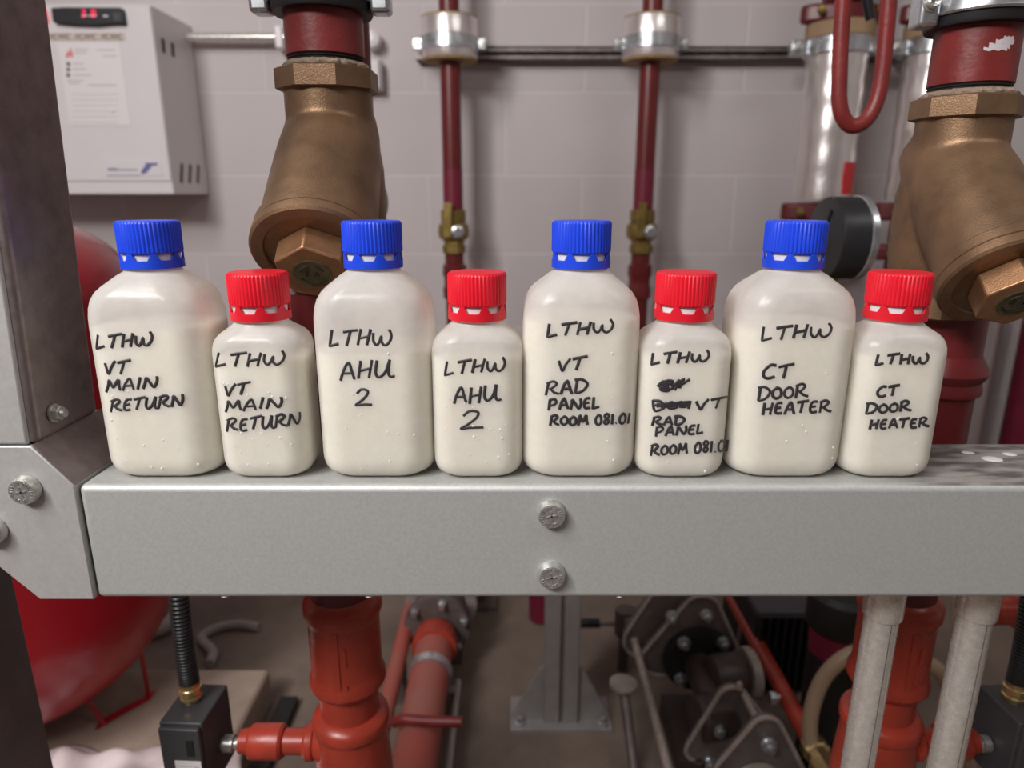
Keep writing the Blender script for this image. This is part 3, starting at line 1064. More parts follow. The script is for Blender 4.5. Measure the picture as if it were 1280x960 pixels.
def wall_pipe(u, v0, lab, insul_u, zl, cl_lab, rail=None):
    p = at(u, v0, PY)
    x = p.x
    r = .0262

    def zz(v):
        return at(640, v, PY).z
    pi = thing('red_pipe', (x, PY, 0), lab, 'pipe', 'thin red pipes on the back wall')
    part('pipe_tube', MB().cyl((x, PY, zz(318)), (x, PY, 2.1), r, 32), 'red_wall', pi)
    part('identification_band', MB().cyl((x, PY, zz(268)), (x, PY, zz(212)), r + .0006, 32), 'crimson', pi, 'crimson band')
    m = MB()
    zt, zb_ = zz(262), zz(316)
    H = zt - zb_
    m.lathe((x, PY, zb_), (0, 0, 1), [(.033, 0), (.033, H * .16), (.029, H * .2), (.029, H * .3)], 8)
    m.lathe((x, PY, zb_), (0, 0, 1), [(.029, H * .28), (.041, H * .36), (.043, H * .5), (.041, H * .64), (.031, H * .72), (.034, H * .74), (.034, H * .98), (.031, H)], 24)
    va = part('ball_valve', m, 'brass_dull', pi, 'brass ball valve')
    part('valve_spindle', MB().lathe((x + .008, PY, zb_ + H * .5), (.15, -1, 0), [(.018, .03), (.018, .046), (.012, .048), (.012, .056)], 12), 'zinc', va)
    part('valve_lever', MB().obox((x - .012, PY - .05, zb_ + H * .78), (.02, .006, .09), Matrix.Rotation(.05, 3, 'Y')), 'brass_dull', va)
    part('pipe_tube', MB().cyl((x, PY, .0), (x, PY, zb_ + .001), r, 32), 'maroon', pi, 'darker lower pipe')
    zu = zz(352)
    part('union', MB().lathe((x, PY, zu), (0, 0, 1), [(.027, -.05), (.033, -.045), (.034, -.02), (.030, -.01), (.030, .01), (.034, .02), (.033, .045), (.027, .05)], 10), 'maroon', pi)
    # insulated support block with metal band
    zc = zz(50)
    c = thing('pipe_support', (x, PY, zc - .06), cl_lab, 'clamp', 'insulated supports on the rail')
    part('insulation_block', MB().lathe((x, PY, zc), (0, 0, 1), [(.0266, -.052), (.0700, -.052), (.0705, -.05), (.0705, .05), (.0700, .052), (.0266, .052)], 40), 'phenolic', c)
    part('foil_wrap', MB().lathe((x, PY, zc), (0, 0, 1), [(.0708, -.046), (.0716, -.044), (.0716, .046), (.0708, .048)], 40, cap=False), 'foil', c)
    part('band', MB().lathe((x, PY, zc), (0, 0, 1), [(.072, -.028), (.0745, -.026), (.0745, .004), (.072, .006)], 40, cap=False), 'zinc', c)
    for s in (-1, 1):
        o = part('lug', MB().box(*sorted((x + s * .068, x + s * .094)), PY - .012, PY + .010, zc - .024, zc + .004), 'zinc', c)
        bevel(o, .003, 2)
        part('lug_screw', MB().lathe((x + s * .084, PY - .012, zc - .010), (0, -1, 0), [(.0085, 0), (.0085, .005), (.003, .0055)], 6), 'bolt', c)
    part('stand_off', MB().box(x - .02, x + .02, PY + .06, 2.062, zc - .02, zc + .0), 'zinc', c)


wall_pipe(562, 50, 'left of the two thin red pipes running down the white block wall', 0, 0, 'foil-wrapped pipe support on the left thin red wall pipe')
wall_pipe(814, 50, 'right of the two thin red pipes running down the white block wall', 0, 0, 'foil-wrapped pipe support on the right thin red wall pipe')

# slotted strut rail
za = at(640, 58, 2.06).z; zb2 = at(640, 76, 2.06).z
xa, xb = at(520, 60, 2.06).x, at(1180, 60, 2.06).x
rail = thing('strut_rail', (0.5, 2.08, zb2), 'slotted grey strut rail running level along the back wall', 'rail')
m = MB()
m.box(xa, xb, 2.058, 2.0995, za - .004, za)
m.box(xa, xb, 2.058, 2.0995, zb2, zb2 + .004)
m.box(xa, xb, 2.094, 2.0998, zb2, za)
m.box(xa, xb, 2.058, 2.060, za - .013, za)
m.box(xa, xb, 2.058, 2.060, zb2, zb2 + .013)
part('channel', m, 'galv_dark', rail)
m = MB()
k = xa + .02
while k < xb - .04:
    m.box(k, k + .022, 2.092, 2.0942, (za + zb2) / 2 - .006, (za + zb2) / 2 + .006)
    k += .05
part('slots', m, 'zinc', rail, 'bright slots showing in the channel')

# horizontal conduit from the cabinet
p0, p1 = at(232, 47, 2.06), at(420, 47, 2.06)
cd = thing('wall_conduit', p0, 'slim steel conduit running level from cabinet side to the left strainer', 'conduit')
part('tube', MB().cyl(p0, p1, .0125, 24), 'conduit', cd)
q = at(350, 47, 2.06)
m = MB()
m.box(q.x - .012, q.x + .012, 2.045, 2.0995, q.z - .030, q.z + .030)
o = part('saddle', m, 'white', cd, 'white saddle clip'); bevel(o, .006, 3)
# white sockets on the wall partly behind the strainer
a, b = at(441, 72, 2.04), at(476, 112, 2.04)
sw = thing('wall_switch', (a.x, 2.09, b.z), 'white switch box on the wall beside left strainer neck', 'switch')
o = part('back_box', MB().box(a.x, b.x, 2.05, 2.0998, b.z, a.z), 'white', sw); bevel(o, .006, 3)
o = part('face_plate', MB().box(a.x + .004, b.x - .004, 2.044, 2.051, b.z + .004, a.z - .004), 'paper', sw); bevel(o, .003, 2)
q = at(463, 47, 2.04)
m = MB().bcyl((q.x, 2.0998, q.z), (q.x, 2.045, q.z), .024, .004)
kn = single('wall_knockout_box', m, 'white', 'small round white box on wall above the white switch box', 'box')

# second red pipe behind the left clamp, with a gauge on it
x = at(443, 60, .74).x
r2 = thing('red_pipe', (x, .74, .9), 'slim dark red pipe directly behind the left bronze strainer', 'pipe')
part('pipe_tube', MB().cyl((x, .74, at(640, 285, .74).z), (x, .74, 1.5), .0155, 28), 'maroon', r2)
part('elbow', MB().tube(spline([(x, .74, at(640, 280, .74).z), (x + .004, .74, at(640, 288, .74).z - .012), (x + .01, .74, at(640, 292, .74).z - .02)], 6), .0155, 20), 'maroon', r2)
gx = at(478, 252, .80)
gz = gx.z
g = thing('pressure_gauge', (gx.x, .80, gz - .045), 'steel cased dial gauge edge-on behind the left strainer', 'gauge')
d = Vector((.93, -.36, 0)).normalized()
c = Vector((gx.x, .80, gz)) - d * .012
part('case', MB().lathe(c, d, [(.0001, -.014), (.020, -.014), (.0225, -.011), (.0225, 0), (.0245, .001), (.0245, .005), (.022, .006)], 40), 'gauge_grey', g)
part('stem', MB().cyl(c - d * .012 - Vector((0, 0, .0)), (x, .74, gz), .006, 16), 'brass', g)

# ------------------------------------------------------------------ white control cabinet
CF, CB_ = 1.875, 2.0995
xr = at(217, 243, CF).x
ztop = at(195, 5, CF).z
zbot = at(217, 243, CF).z
xl = xr - .52
cab = thing('control_cabinet', (xr - .26, CF + .1, zbot), 'white metal control cabinet with small display on the back wall', 'cabinet')
o = part('case', MB().box(xl, xr, CF + .004, CB_, zbot, ztop), 'white', cab)
bevel(o, .004, 3)
o = part('front_panel', MB().box(xl + .001, xr - .0015, CF, CF + .006, zbot + .033, ztop - .004), 'white', cab, 'glossy white front panel')
bevel(o, .002, 2)
F = CF - .0004


def frect(u0, v0, u1, v1, y=F, th=.0012):
    a_, b_ = at(u0, v0, y), at(u1, v1, y)
    c_ = at((u0 + u1) / 2, (v0 + v1) / 2, y)
    hx = (u1 - u0) / 2 * mpp((v0 + v1) / 2, y)
    hz = (at(640, v0, y).z - at(640, v1, y).z) / 2
    return c_.x - hx, c_.x + hx, y - th, y + th, c_.z - hz, c_.z + hz


a_, b_ = at(62, 10, F), at(155, 31, F)
yy0 = F - .014
pts = []
for (u, v) in ((63, 9.5), (80, 8.5), (150, 9), (153, 12), (155.5, 30), (140, 30), (120, 32), (90, 31), (68, 29), (65, 26)):
    pts.append(at(u, v, F - .014))
disp = part('display_module', MB().prism(pts, (0, .018, 0)), 'black', cab, 'black display module with red digits')
bevel(disp, .003, 3)
m = MB()
y_ = F - .0148
for u in (104, 116.5):
    for seg in ((u - 2, 12.2, u + 2, 13.2), (u - 2.6, 12.5, u - 1.6, 16.5), (u + 1.6, 12.5, u + 2.6, 16.5), (u - 2, 16.2, u + 2, 17.2), (u - 2.6, 17, u - 1.6, 21), (u + 1.6, 17, u + 2.6, 21), (u - 2, 20.6, u + 2, 21.6)):
        if u == 104 and seg[0] < u - 2.1:
            continue
        m.box(*frect(*seg, y=y_, th=.0006))
part('red_digits', m, 'led', disp, 'red lit digits')
m = MB(); m.box(*frect(102, 18.6, 121, 20.2, y=y_ - .0002, th=.0005)); m.box(*frect(129, 18.5, 135, 21.5, y=y_, th=.0006))
part('display_print', m, 'led_white', disp)
m = MB(); m.box(*frect(142, 16, 151, 26, y=y_ + .0004, th=.0012))
part('display_button', m, 'grey_box', disp)
m = MB(); m.box(*frect(50, 12, 58.5, 28, y=F - .004, th=.005))
o = part('rocker_switch', m, 'rocker', cab, 'lit red rocker switch'); bevel(o, .002, 2)
part('tape_label', MB().box(*frect(61, 41, 156, 50.5)), 'label_tan', cab, 'tape label with brown handwriting')


def scrawl(m, u0, u1, vb, h, n, y=F - .0016, r=.0017):
    stp = (u1 - u0) / n
    for k in range(n):
        if k in (5, 11):
            continue
        ua = u0 + k * stp
        P = [at(ua, vb, y), at(ua + stp * .25, vb - h, y), at(ua + stp * .45, vb - h * .3, y), at(ua + stp * .8, vb - h * .9, y), at(ua + stp * .85, vb, y)]
        if k % 3 == 1:
            P = [at(ua + stp * .7, vb - h, y), at(ua + stp * .1, vb - h * .8, y), at(ua + stp * .15, vb - h * .1, y), at(ua + stp * .75, vb, y)]
        m.tube(spline(P, 3), r, 6, flat=(0, -1, 0))
    return m


part('label_writing', scrawl(MB(), 62, 154, 49, 7, 17), 'ink_brown', cab)
stk = part('notice_sticker', MB().box(*frect(80, 55, 157, 158)), 'paper', cab, 'pale printed notice sticker')
fl = [(82, 71), (84, 64), (86.5, 66), (88, 58.5), (90, 65), (91.5, 70), (89, 72.5), (87, 68), (85, 72.5)]
part('flame_symbol', MB().prism([at(u, v, F - .0016) for u, v in fl], (0, .001, 0)), 'flame_red', stk, 'small red flame symbol')
m = MB()
for v in (80, 87, 94):
    c_ = at(85.5, v, F - .0012)
    m.cyl(c_, c_ + Vector((0, -.0012, 0)), .0048, 16)
part('symbols', m, 'dark_print', stk)
m = MB()
rows = [(121, 62.5, 143), (129, 70, 146), (91, 79.5, 104), (91, 86.5, 108), (91, 94, 114), (84, 101, 104), (110, 106.5, 146), (86, 104, 100)]
rows += [(93, 62, 110), (93, 66, 108)]
for k_, (u0_, v_, u1_) in enumerate(rows):
    if k_ in (0, 1, 6):
        part('side_text', MB().box(*frect(u0_, v_ - .8, u1_, v_ + .8, y=F - .0012, th=.0006)), 'label_grey', stk)
        continue
    m.box(*frect(u0_, v_ - .8, u1_, v_ + .8, y=F - .0012, th=.0006))
part('sticker_print', m, 'label_grey', stk)
m = MB()
for v_ in (118, 125, 132, 139, 146, 153):
    m.box(*frect(90, v_ - .35, 148, v_ + .35, y=F - .0012, th=.0006))
part('notice_text', m, 'label_grey', stk)
part('screw', MB().bcyl(at(140, 138, F), at(140, 138, F) + Vector((0, -.003, 0)), .006), 'paper', cab)
lg = part('maker_label', MB().box(*frect(132, 201, 202, 220)), 'white', cab, 'maker label with blue emblem')
m = MB()
m.prism([at(u, v, F - .0018) for u, v in ((176, 216), (178, 211), (182, 207), (181, 203.5), (197, 203.5), (196, 207), (190, 207), (187, 211), (183, 216), (178, 218))], (0, .001, 0))
part('emblem', m, 'logo_blue', lg, 'blue emblem')
m = MB()
m.box(*frect(135, 210.5, 147, 213, y=F - .0012, th=.0006))
m.box(*frect(148, 211.8, 172, 213, y=F - .0012, th=.0006))
m.box(*frect(133, 218.6, 175, 219.2, y=F - .0012, th=.0006))
part('label_print', m, 'logo_blue', lg)
m = MB()
hz = ztop - zbot
for k in range(3):
    yk = CF + .06 + k * .05
    m.obox((xr, yk, zbot + .055), (.003, .012, .052), Matrix.Rotation(-.35, 3, 'X'))
for k in range(2):
    yk = CF + .045 + k * .05
    m.obox((xr, yk, ztop - .085), (.003, .014, .034), Matrix.Rotation(-.1, 3, 'X'))
part('vent_slots', m, 'slot', cab, 'dark vent slots in cabinet side')

# ------------------------------------------------------------------ red expansion vessel
TX, TY, TR = -.905, 1.10, .272
vs = thing('expansion_vessel', (TX, TY, .0), 'large glossy red expansion vessel behind the left post', 'tank')
prof = []
for k in range(15):
    a = -math.pi / 2 + (math.pi / 2) * k / 14
    prof.append((max(TR * math.cos(a), .0005), .345 + .245 * math.sin(a)))
prof += [(TR, .5), (TR, .86)]
for k in range(1, 15):
    a = (math.pi / 2) * k / 14
    prof.append((max(TR * math.cos(a), .0005), .86 + .15 * math.sin(a)))
part('shell', MB().lathe((TX, TY, 0), (0, 0, 1), prof, 72), 'tank', vs, angle=60)
part('seam', MB().lathe((TX, TY, 0), (0, 0, 1), [(TR, .655), (TR + .003, .657), (TR + .003, .667), (TR, .669)], 72, cap=False), 'tank', vs)
f1, f2 = at(128, 893, 1.05), at(186, 872, 1.13)
f1.z = f2.z = .085
t1, t2 = at(92, 850, 1.05), at(172, 785, 1.12)
m = MB()
m.tube([t1 + Vector((-.05, .02, .05)), t1, f1], .0045, 10)
m.tube([t2 + Vector((-.05, 0, .03)), t2, f2], .0045, 10)
m.prism([f1 + Vector((-.01, -.012, 0)), f2 + Vector((.01, -.012, 0)), f2 + Vector((.01, .012, 0)), f1 + Vector((-.01, .012, 0))], (0, 0, -.004))
part('leg', m, 'tank', vs, 'thin red angled leg with foot plate')
m = MB()
for sx, sy in ((-1, 1), (-1, -1)):
    m.tube([(TX + sx * .16, TY + sy * .13, .16), (TX + sx * .2, TY + sy * .16, .0895)], .008, 10)
part('leg', m, 'tank', vs)

# ------------------------------------------------------------------ foil pipes with flanged valves on the right of the wall
def foil_pipe(u, lab, cl_lab, lab_val, sticker):
    Y = 1.9
    x = at(u, 100, Y).x

    def zz(v):
        return at(640, v, Y).z
    r = thing('foil_pipe', (x, Y, zz(248)), lab, 'pipe', 'foil lagged pipes by the right strainer')
    prof = []
    z1, z2 = zz(250), zz(60)
    n = 14
    for k in range(n + 1):
        prof.append((.0725 + .0016 * math.sin(k * 2.1), z1 + (z2 - z1) * k / n))
    part('foil_lagging', MB().lathe((x, Y, 0), (0, 0, 1), prof, 48), 'foil', r)
    part('timber_collar', MB().lathe((x, Y, 0), (0, 0, 1), [(.08, zz(50)), (.0815, zz(49)), (.0815, zz(32)), (.08, zz(31))], 40), 'wood', r, 'tan timber support collar')
    if sticker:
        m = MB()
        n2 = 10
        vs_, fs_ = [], []
        for z in (zz(243), zz(204)):
            for k in range(n2 + 1):
                a = R(-74 + 35 * k / n2)
                vs_.append((x + .0755 * math.cos(a), Y + .0755 * math.sin(a), z))
                vs_.append((x + .0725 * math.cos(a), Y + .0725 * math.sin(a), z))
        q = 2 * (n2 + 1)
        for k in range(n2):
            fs_ += [(2 * k, 2 * k + 2, q + 2 * k + 2, q + 2 * k), (2 * k + 1, q + 2 * k + 1, q + 2 * k + 3, 2 * k + 3)]
            fs_ += [(2 * k, 2 * k + 1, 2 * k + 3, 2 * k + 2), (q + 2 * k, q + 2 * k + 2, q + 2 * k + 3, q + 2 * k + 1)]
        fs_ += [(0, q, q + 1, 1), (2 * n2, 2 * n2 + 1, q + 2 * n2 + 1, q + 2 * n2)]
        m.add(vs_, fs_)
        part('flow_sticker', m, 'label_red', r, 'upright red flow sticker')
    c = thing('pipe_support', (x, Y, zz(72)), cl_lab, 'clamp', 'zinc bands on the lagged pipes')
    part('band', MB().lathe((x, Y, 0), (0, 0, 1), [(.0765, zz(70)), (.0835, zz(70)), (.0835, zz(51)), (.0765, zz(51))], 40), 'zinc', c)
    for s in (-1, 1):
        o = part('lug', MB().box(*sorted((x + s * .078, x + s * .122)), Y - .014, Y + .01, zz(70), zz(51)), 'zinc', c)
        bevel(o, .003, 2)
        part('lug_screw', MB().lathe((x + s * .104, Y - .014, zz(60)), (0, -1, 0), [(.012, 0), (.012, .004), (.008, .005), (.008, .014)], 10), 'bolt', c)
    part('stand_off', MB().box(x - .02, x + .02, Y + .07, 2.062, zz(68), zz(58)), 'zinc', c)
    # flanged valves above and below
    for (v0, v1, vl) in ((32, 5, lab_val[0]), (277, 252, lab_val[1]), (326, 304, lab_val[2])):
        f = thing('pipe_flange', (x, Y, zz(v0)), vl, 'flange', 'red flanges on the lagged pipes')
        m = MB()
        h0, h1 = zz(v0), zz(v1)
        P = []
        for k in range(40):
            a = 2 * math.pi * k / 40
            rx = .062 + .042 * abs(math.cos(a)) ** 4
            P.append((x + rx * math.cos(a), Y + .05 * math.sin(a), h0 + .003))
        m.prism(P, (0, 0, h1 - h0 - .006))
        o = part('flange_plate', m, 'maroon', f); bevel(o, .008, 3)
        for s in (-1, 1):
            part('flange_bolt', MB().lathe((x + s * .072, Y - .046, (h0 + h1) / 2), (0, -1, 0), [(.010, 0), (.010, .010), (.006, .011)], 6), 'brass_dull', f)
    lowr = thing('red_pipe', (x, Y, 0), lab_val[3], 'pipe', 'red pipe runs of the lagged pipes')
    m = MB()
    m.cyl((x, Y, 0), (x, Y, zz(327)), .05, 32)
    part('pipe_tube', m, 'maroon', lowr)
    part('pipe_tube', MB().cyl((x, Y, zz(303)), (x, Y, zz(278)), .05, 32), 'maroon', lowr)
    part('pipe_tube', MB().cyl((x, Y, zz(4)), (x, Y, 2.3), .05, 32), 'maroon', lowr)


foil_pipe(1043, 'foil lagged pipe with red sticker behind the red looped tube', 'zinc band with lugs at top of the stickered foil pipe',
          ('maroon flange with brass bolt above the stickered foil pipe', 'maroon flange under the stickered foil pipe, left of black gauge', 'lower maroon flange hidden behind the black gauge', 'maroon pipe under the stickered foil pipe'), True)
foil_pipe(1165, 'foil lagged pipe mostly hidden behind the right bronze strainer', 'zinc band with lug left of the right strainer collar',
          ('maroon flange above the foil pipe behind right clamp', 'upper maroon flange end showing left of the right strainer', 'lower maroon flange end showing left of the right strainer', 'maroon pipe behind the right bronze strainer'), False)

# crimson pipe and grey jacketed pipe at the far right
x = at(1312, 470, 1.96).x
single('crimson_pipe', MB().cyl((x, 1.97, 0), (x, 1.97, at(640, 392, 1.96).z), .085, 40), 'crimson', 'crimson pipe at the right edge beyond the right riser', 'pipe')
x = at(1233, 470, 1.99).x
single('jacketed_pipe', MB().cyl((x, 2.03, 0), (x, 2.03, at(640, 388, 1.99).z), .042, 40), 'jacket', 'pale grey jacketed pipe between right riser and crimson pipe', 'pipe')

# ------------------------------------------------------------------ looped red tube, black lead and gauge in the middle distance
LY = .78
loop_px = [(1064, -420), (1056, -60), (1054, 0), (1051, 50), (1049, 100), (1049, 125), (1053, 145), (1063, 157), (1076, 155), (1088, 143), (1097, 122), (1103, 90), (1107, 50), (1111, 0), (1115, -60), (1122, -420)]
single('looped_tube', MB().tube(spline([at(u, v, LY) for u, v in loop_px], 8), 9.6 * mpp(80, LY), 24), 'red_old', 'dark red tube bent into a hanging U loop near the top right', 'tube')
single('black_lead', MB().tube(spline([at(1070, -420, LY + .03), at(1080, -60, LY + .03), at(1084, 0, LY + .03), at(1089, 24, LY + .03)], 6), .0055, 14), 'black', 'black lead end hanging inside the red U loop', 'cable')
GY = .84
gc = at(1047, 298, GY)
gg = thing('black_gauge', (gc.x, GY, gc.z - .05), 'round black-backed dial gauge behind the rightmost blue cap', 'gauge')
d = Vector((1, .03, .0)).normalized()
m = MB()
rg = .0485
m.lathe(gc - d * .018, d, [(.0001, 0), (.016, 0), (.018, .001), (rg - .004, .001), (rg - .001, .002), (rg, .005), (rg, .034)], 56)
part('case', m, 'black', gg)
part('bezel', MB().lathe(gc + d * .016, d, [(rg, 0), (rg + .0015, .001), (rg + .0015, .008), (rg - .004, .011), (rg - .006, .009)], 56), 'zinc', gg, 'bright bezel')
part('back_slot', MB().obox(gc - d * .0178 + Vector((.0, -.006, .02)), (.002, .004, .03), Matrix.Rotation(.5, 3, 'X')), 'black_matt', gg)
sy = gc.z - rg
part('stem', MB().tube(spline([(gc.x, GY, sy + .003), (gc.x, GY, sy - .05), (gc.x - .004, GY - .02, sy - .075), (.40, .72, sy - .08), (.382, .618, sy - .08)], 8), .007, 16), 'brass_dull', gg)

# ------------------------------------------------------------------ below the beam: floor-level plant
# concrete plinth and rag
xr_ = at(336, 842, 1.2).x
o = single('concrete_plinth', MB().box(-1.3, xr_, .66, 1.21, 0, .08), 'plinth', 'low concrete plinth on the floor beneath the red vessel', 'plinth')
bevel(o, .008, 2)
o = single('dark_strip', MB().box(xr_ + .02, xr_ + .055, .6, 1.2, 0, .02), 'black_matt', 'low dark strip on the floor beside the concrete plinth', 'channel')  # low dark strip along the plinth edge


def rag():
    m = MB()
    nx, ny = 46, 30
    x0_, x1_, y0_, y1_ = -.80, -.46, .70, .99
    vs_, fs_ = [], []
    for side in (0, 1):
        for j in range(ny + 1):
            for i in range(nx + 1):
                a_, b_ = i / nx, j / ny
                e = min(a_, 1 - a_, b_, 1 - b_)
                edge = min(1, e / .12)
                h = .004 + edge * (.012 + .012 * math.sin(a_ * 9 + b_ * 4) ** 2 + .016 * math.sin(a_ * 5 - b_ * 8 + 1) ** 2 + .008 * math.sin(a_ * 23 + b_ * 13)) + .035 * math.exp(-((a_ - .22) ** 2 + (b_ - .45) ** 2) / .02)
                wob = .012 * math.sin(b_ * 11) * (1 - edge), .012 * math.sin(a_ * 13) * (1 - edge)
                z_ = .0805 + (max(h, .004) if side else .0)
                vs_.append((x0_ + (x1_ - x0_) * a_ + wob[0], y0_ + (y1_ - y0_) * b_ + wob[1], z_))
    q = (nx + 1) * (ny + 1)
    for j in range(ny):
        for i in range(nx):
            k = j * (nx + 1) + i
            fs_.append((k, k + nx + 1, k + nx + 2, k + 1))
            fs_.append((q + k, q + k + 1, q + k + nx + 2, q + k + nx + 1))
    for i in range(nx):
        k = i; fs_.append((k, k + 1, q + k + 1, q + k))
        k = ny * (nx + 1) + i; fs_.append((k, q + k, q + k + 1, k + 1))
    for j in range(ny):
        k = j * (nx + 1); fs_.append((k, q + k, q + k + nx + 1, k + nx + 1))
        k = j * (nx + 1) + nx; fs_.append((k, k + nx + 1, q + k + nx + 1, q + k))
    return m.add(vs_, fs_)


single('cloth_rag', rag(), 'rag', 'crumpled pinkish white rag lying on the plinth at lower left', 'cloth', angle=80)

# pale bent hoses on the floor at the back left
def floor_at(u, v, z):
    a_ = at(u, v, 1.0) - Vector((0, 0, EYE))
    return Vector((0, 0, EYE)) + a_ * ((z - EYE) / a_.z)


P = [floor_at(u, v, .0172) for u, v in ((172, 786), (190, 789), (207, 783), (220, 768), (226, 745))]
single('grey_hose', MB().tube(spline(P, 6), .017, 16), 'hose_grey', 'pale grey bent hose on the floor right of the red vessel', 'hose')
P = [floor_at(u, v, .0112) for u, v in ((262, 830), (266, 815), (252, 797), (275, 784), (300, 781), (324, 784))]
single('grey_hose', MB().tube(spline(P, 6), .011, 14), 'hose_grey', 'thin pale tube bent on the floor between hose and left riser', 'hose')

# low pipes running back across the floor, left of the post
x = at(531, 880, 1.08).x
lw = thing('floor_pipe', (x, 1.1, .0), 'fat dusty red pipe running back along the floor beside left riser', 'pipe', 'dusty red floor pipes')
zc = .105
yf = 1.285
part('pipe_tube', MB().cyl((x, .70, zc), (x, yf, zc), .0385, 40), 'red_dusty', lw)
part('flange_collar', MB().lathe((x, yf - .05, zc), (0, 1, 0), [(.039, 0), (.047, .004), (.047, .03), (.043, .05), (.039, .055)], 40), 'red_riser', lw, 'bright red collar')
part('pipe_bracket', MB().ring((x, 1.15, zc), (0, 1, 0), .039, .044, 0, .02, 40), 'zinc', lw, 'zinc pipe bracket')
m = MB(); m.box(x - .05, x + .05, 1.15, 1.17, 0, .07)
m.box(x - .05, x + .05, .78, .80, 0, .07)
part('foot', m, 'galv_dark', lw)
lv = part('lever_handle', MB().tube(spline([(x - .04, .985, zc + .040), (x - .025, .98, zc + .052), (x, .975, zc + .054), (x + .04, .972, zc + .054), (x + .078, .97, zc + .055)], 6), .009, 14), 'red_old', lw, 'red lever handle')
part('conduit_strip', MB().cyl((x + .052, .7, zc - .05), (x + .052, 1.2, zc - .05), .007, 14), 'hose_grey', lw)
# grey flanged check valve at its far end
cv = thing('check_valve', (x, 1.36, 0), 'grey flanged valve with shiny bolts at the far end of the floor pipe', 'valve')
m = MB()
m.lathe((x, yf + .012, zc + .01), (0, 1, 0), [(.05, 0), (.072, .002), (.072, .018), (.052, .022), (.05, .05), (.058, .09), (.06, .12)], 44)
part('valve_body', m, 'cast_grey', cv)
m = MB(); m.box(x - .05, x + .05, yf + .04, yf + .1, 0, .07)
part('foot', m, 'cast_grey', cv)
for k in range(6):
    a = k * math.pi / 3 + .3
    part('bolt', MB().lathe((x + .062 * math.cos(a), yf + .012, zc + .01 + .062 * math.sin(a)), (0, -1, 0), [(.009, -.002), (.009, .008), (.006, .010), (.006, .02)], 6), 'zinc', cv)
part('second_flange', MB().lathe((x, yf + .10, zc + .01), (0, 1, 0), [(.06, 0), (.082, .002), (.082, .02), (.06, .022), (.055, .1), (.055, .14)], 44), 'cast_light', cv)
x2 = at(500, 815, 1.234).x
sp_ = thing('floor_pipe', (x2, 1.1, 0), 'slim dusty red pipe on the floor left of the fat dusty one', 'pipe', 'dusty red floor pipes')
part('pipe_tube', MB().cyl((x2, .70, .1), (x2, 1.75, .1), .0165, 28), 'red_dusty', sp_)
m = MB()
for yk in (.75, 1.2, 1.6):
    m.box(x2 - .015, x2 + .015, yk, yk + .02, 0, .086)
part('foot', m, 'galv_dark', sp_)

# grey channel stand between pipe and post
p = at(594, 800, 1.56)
cs = thing('channel_stand', (p.x, 1.58, 0), 'dim grey channel stand between floor pipe and centre post', 'stand')
m = MB(); m.box(p.x - .03, p.x + .025, 1.56, 1.60, 0, .30)
o = part('upright', m, 'cast_grey', cs); bevel(o, .004, 2)
part('slot', MB().box(p.x - .012, p.x + .006, 1.558, 1.561, .05, .11), 'black_matt', cs)
m = MB(); m.box(p.x - .06, p.x + .06, 1.53, 1.63, 0, .008)
part('foot_plate', m, 'cast_grey', cs)

# dark bench unit at the back
bu = thing('base_unit', (at(620, 760, 1.62).x, 1.8, 0), 'black base frame at the back behind the centre post', 'frame')
xa_ = at(598, 760, 1.62).x; xb_ = at(678, 760, 1.62).x
o = part('plate', MB().box(xa_, xb_, 1.68, 1.9, .035, .30), 'black_matt', bu); bevel(o, .004, 2)
m = MB()
m.tube([(xa_ + .05, 1.69, .04), (xa_ + .02, 1.66, .0)], .012, 10)
m.tube([(xb_ - .06, 1.69, .04), (xb_ - .03, 1.66, .0)], .012, 10)
m.tube([(xa_ + .05, 1.83, .04), (xa_ + .05, 1.83, .0)], .012, 10)
part('foot', m, 'black_matt', bu)
q = at(672, 760, 1.50)
rc = single('red_canister', MB().lathe((q.x + .01, 1.50, 0), (0, 0, 1), [(.028, 0), (.032, .006), (.032, .24), (.026, .26), (.012, .27), (.012, .29)], 28), 'crimson', 'small crimson canister behind the centre post', 'canister')

# centre strut post with gussets
p = at(701, 905, 1.14)
cx = p.x
PYc = 1.14
cpst = thing('strut_post', (cx, PYc, 0), 'grey double-channel post with gusseted base, centre below the beam', 'post')
m = MB()
hw = .0335
m.box(cx - hw, cx - .0035, PYc, PYc + .041, .006, .64)
m.box(cx + .0035, cx + hw, PYc, PYc + .041, .006, .64)
m.box(cx - .004, cx + .004, PYc + .008, PYc + .033, .006, .64)
o = part('channel', m, 'stand_grey', cpst); bevel(o, .002, 2)
m = MB(); m.box(cx - .10, cx + .10, PYc - .02, PYc + .075, 0, .007)
part('base_plate', m, 'stand_grey', cpst)
for s in (-1, 1):
    m = MB().prism([(cx + s * (hw + .0005), PYc + .01, .007), (cx + s * (hw + .066), PYc + .01, .007), (cx + s * (hw + .062), PYc + .01, .02), (cx + s * (hw + .008), PYc + .01, .125), (cx + s * (hw + .0005), PYc + .01, .13)], (0, .006, 0))
    part('gusset', m, 'stand_grey', cpst)
    part('anchor_bolt', MB().lathe((cx + s * .082, PYc - .006, .007), (0, 0, 1), [(.010, 0), (.010, .007), (.006, .008), (.006, .018)], 6), 'zinc', cpst)

# cast twin pump on the right
px, pz = .362, .145
pump = thing('pump', (px, 1.1, 0), 'cast grey pump with triangular flanges and black gasket, right of centre post', 'pump')


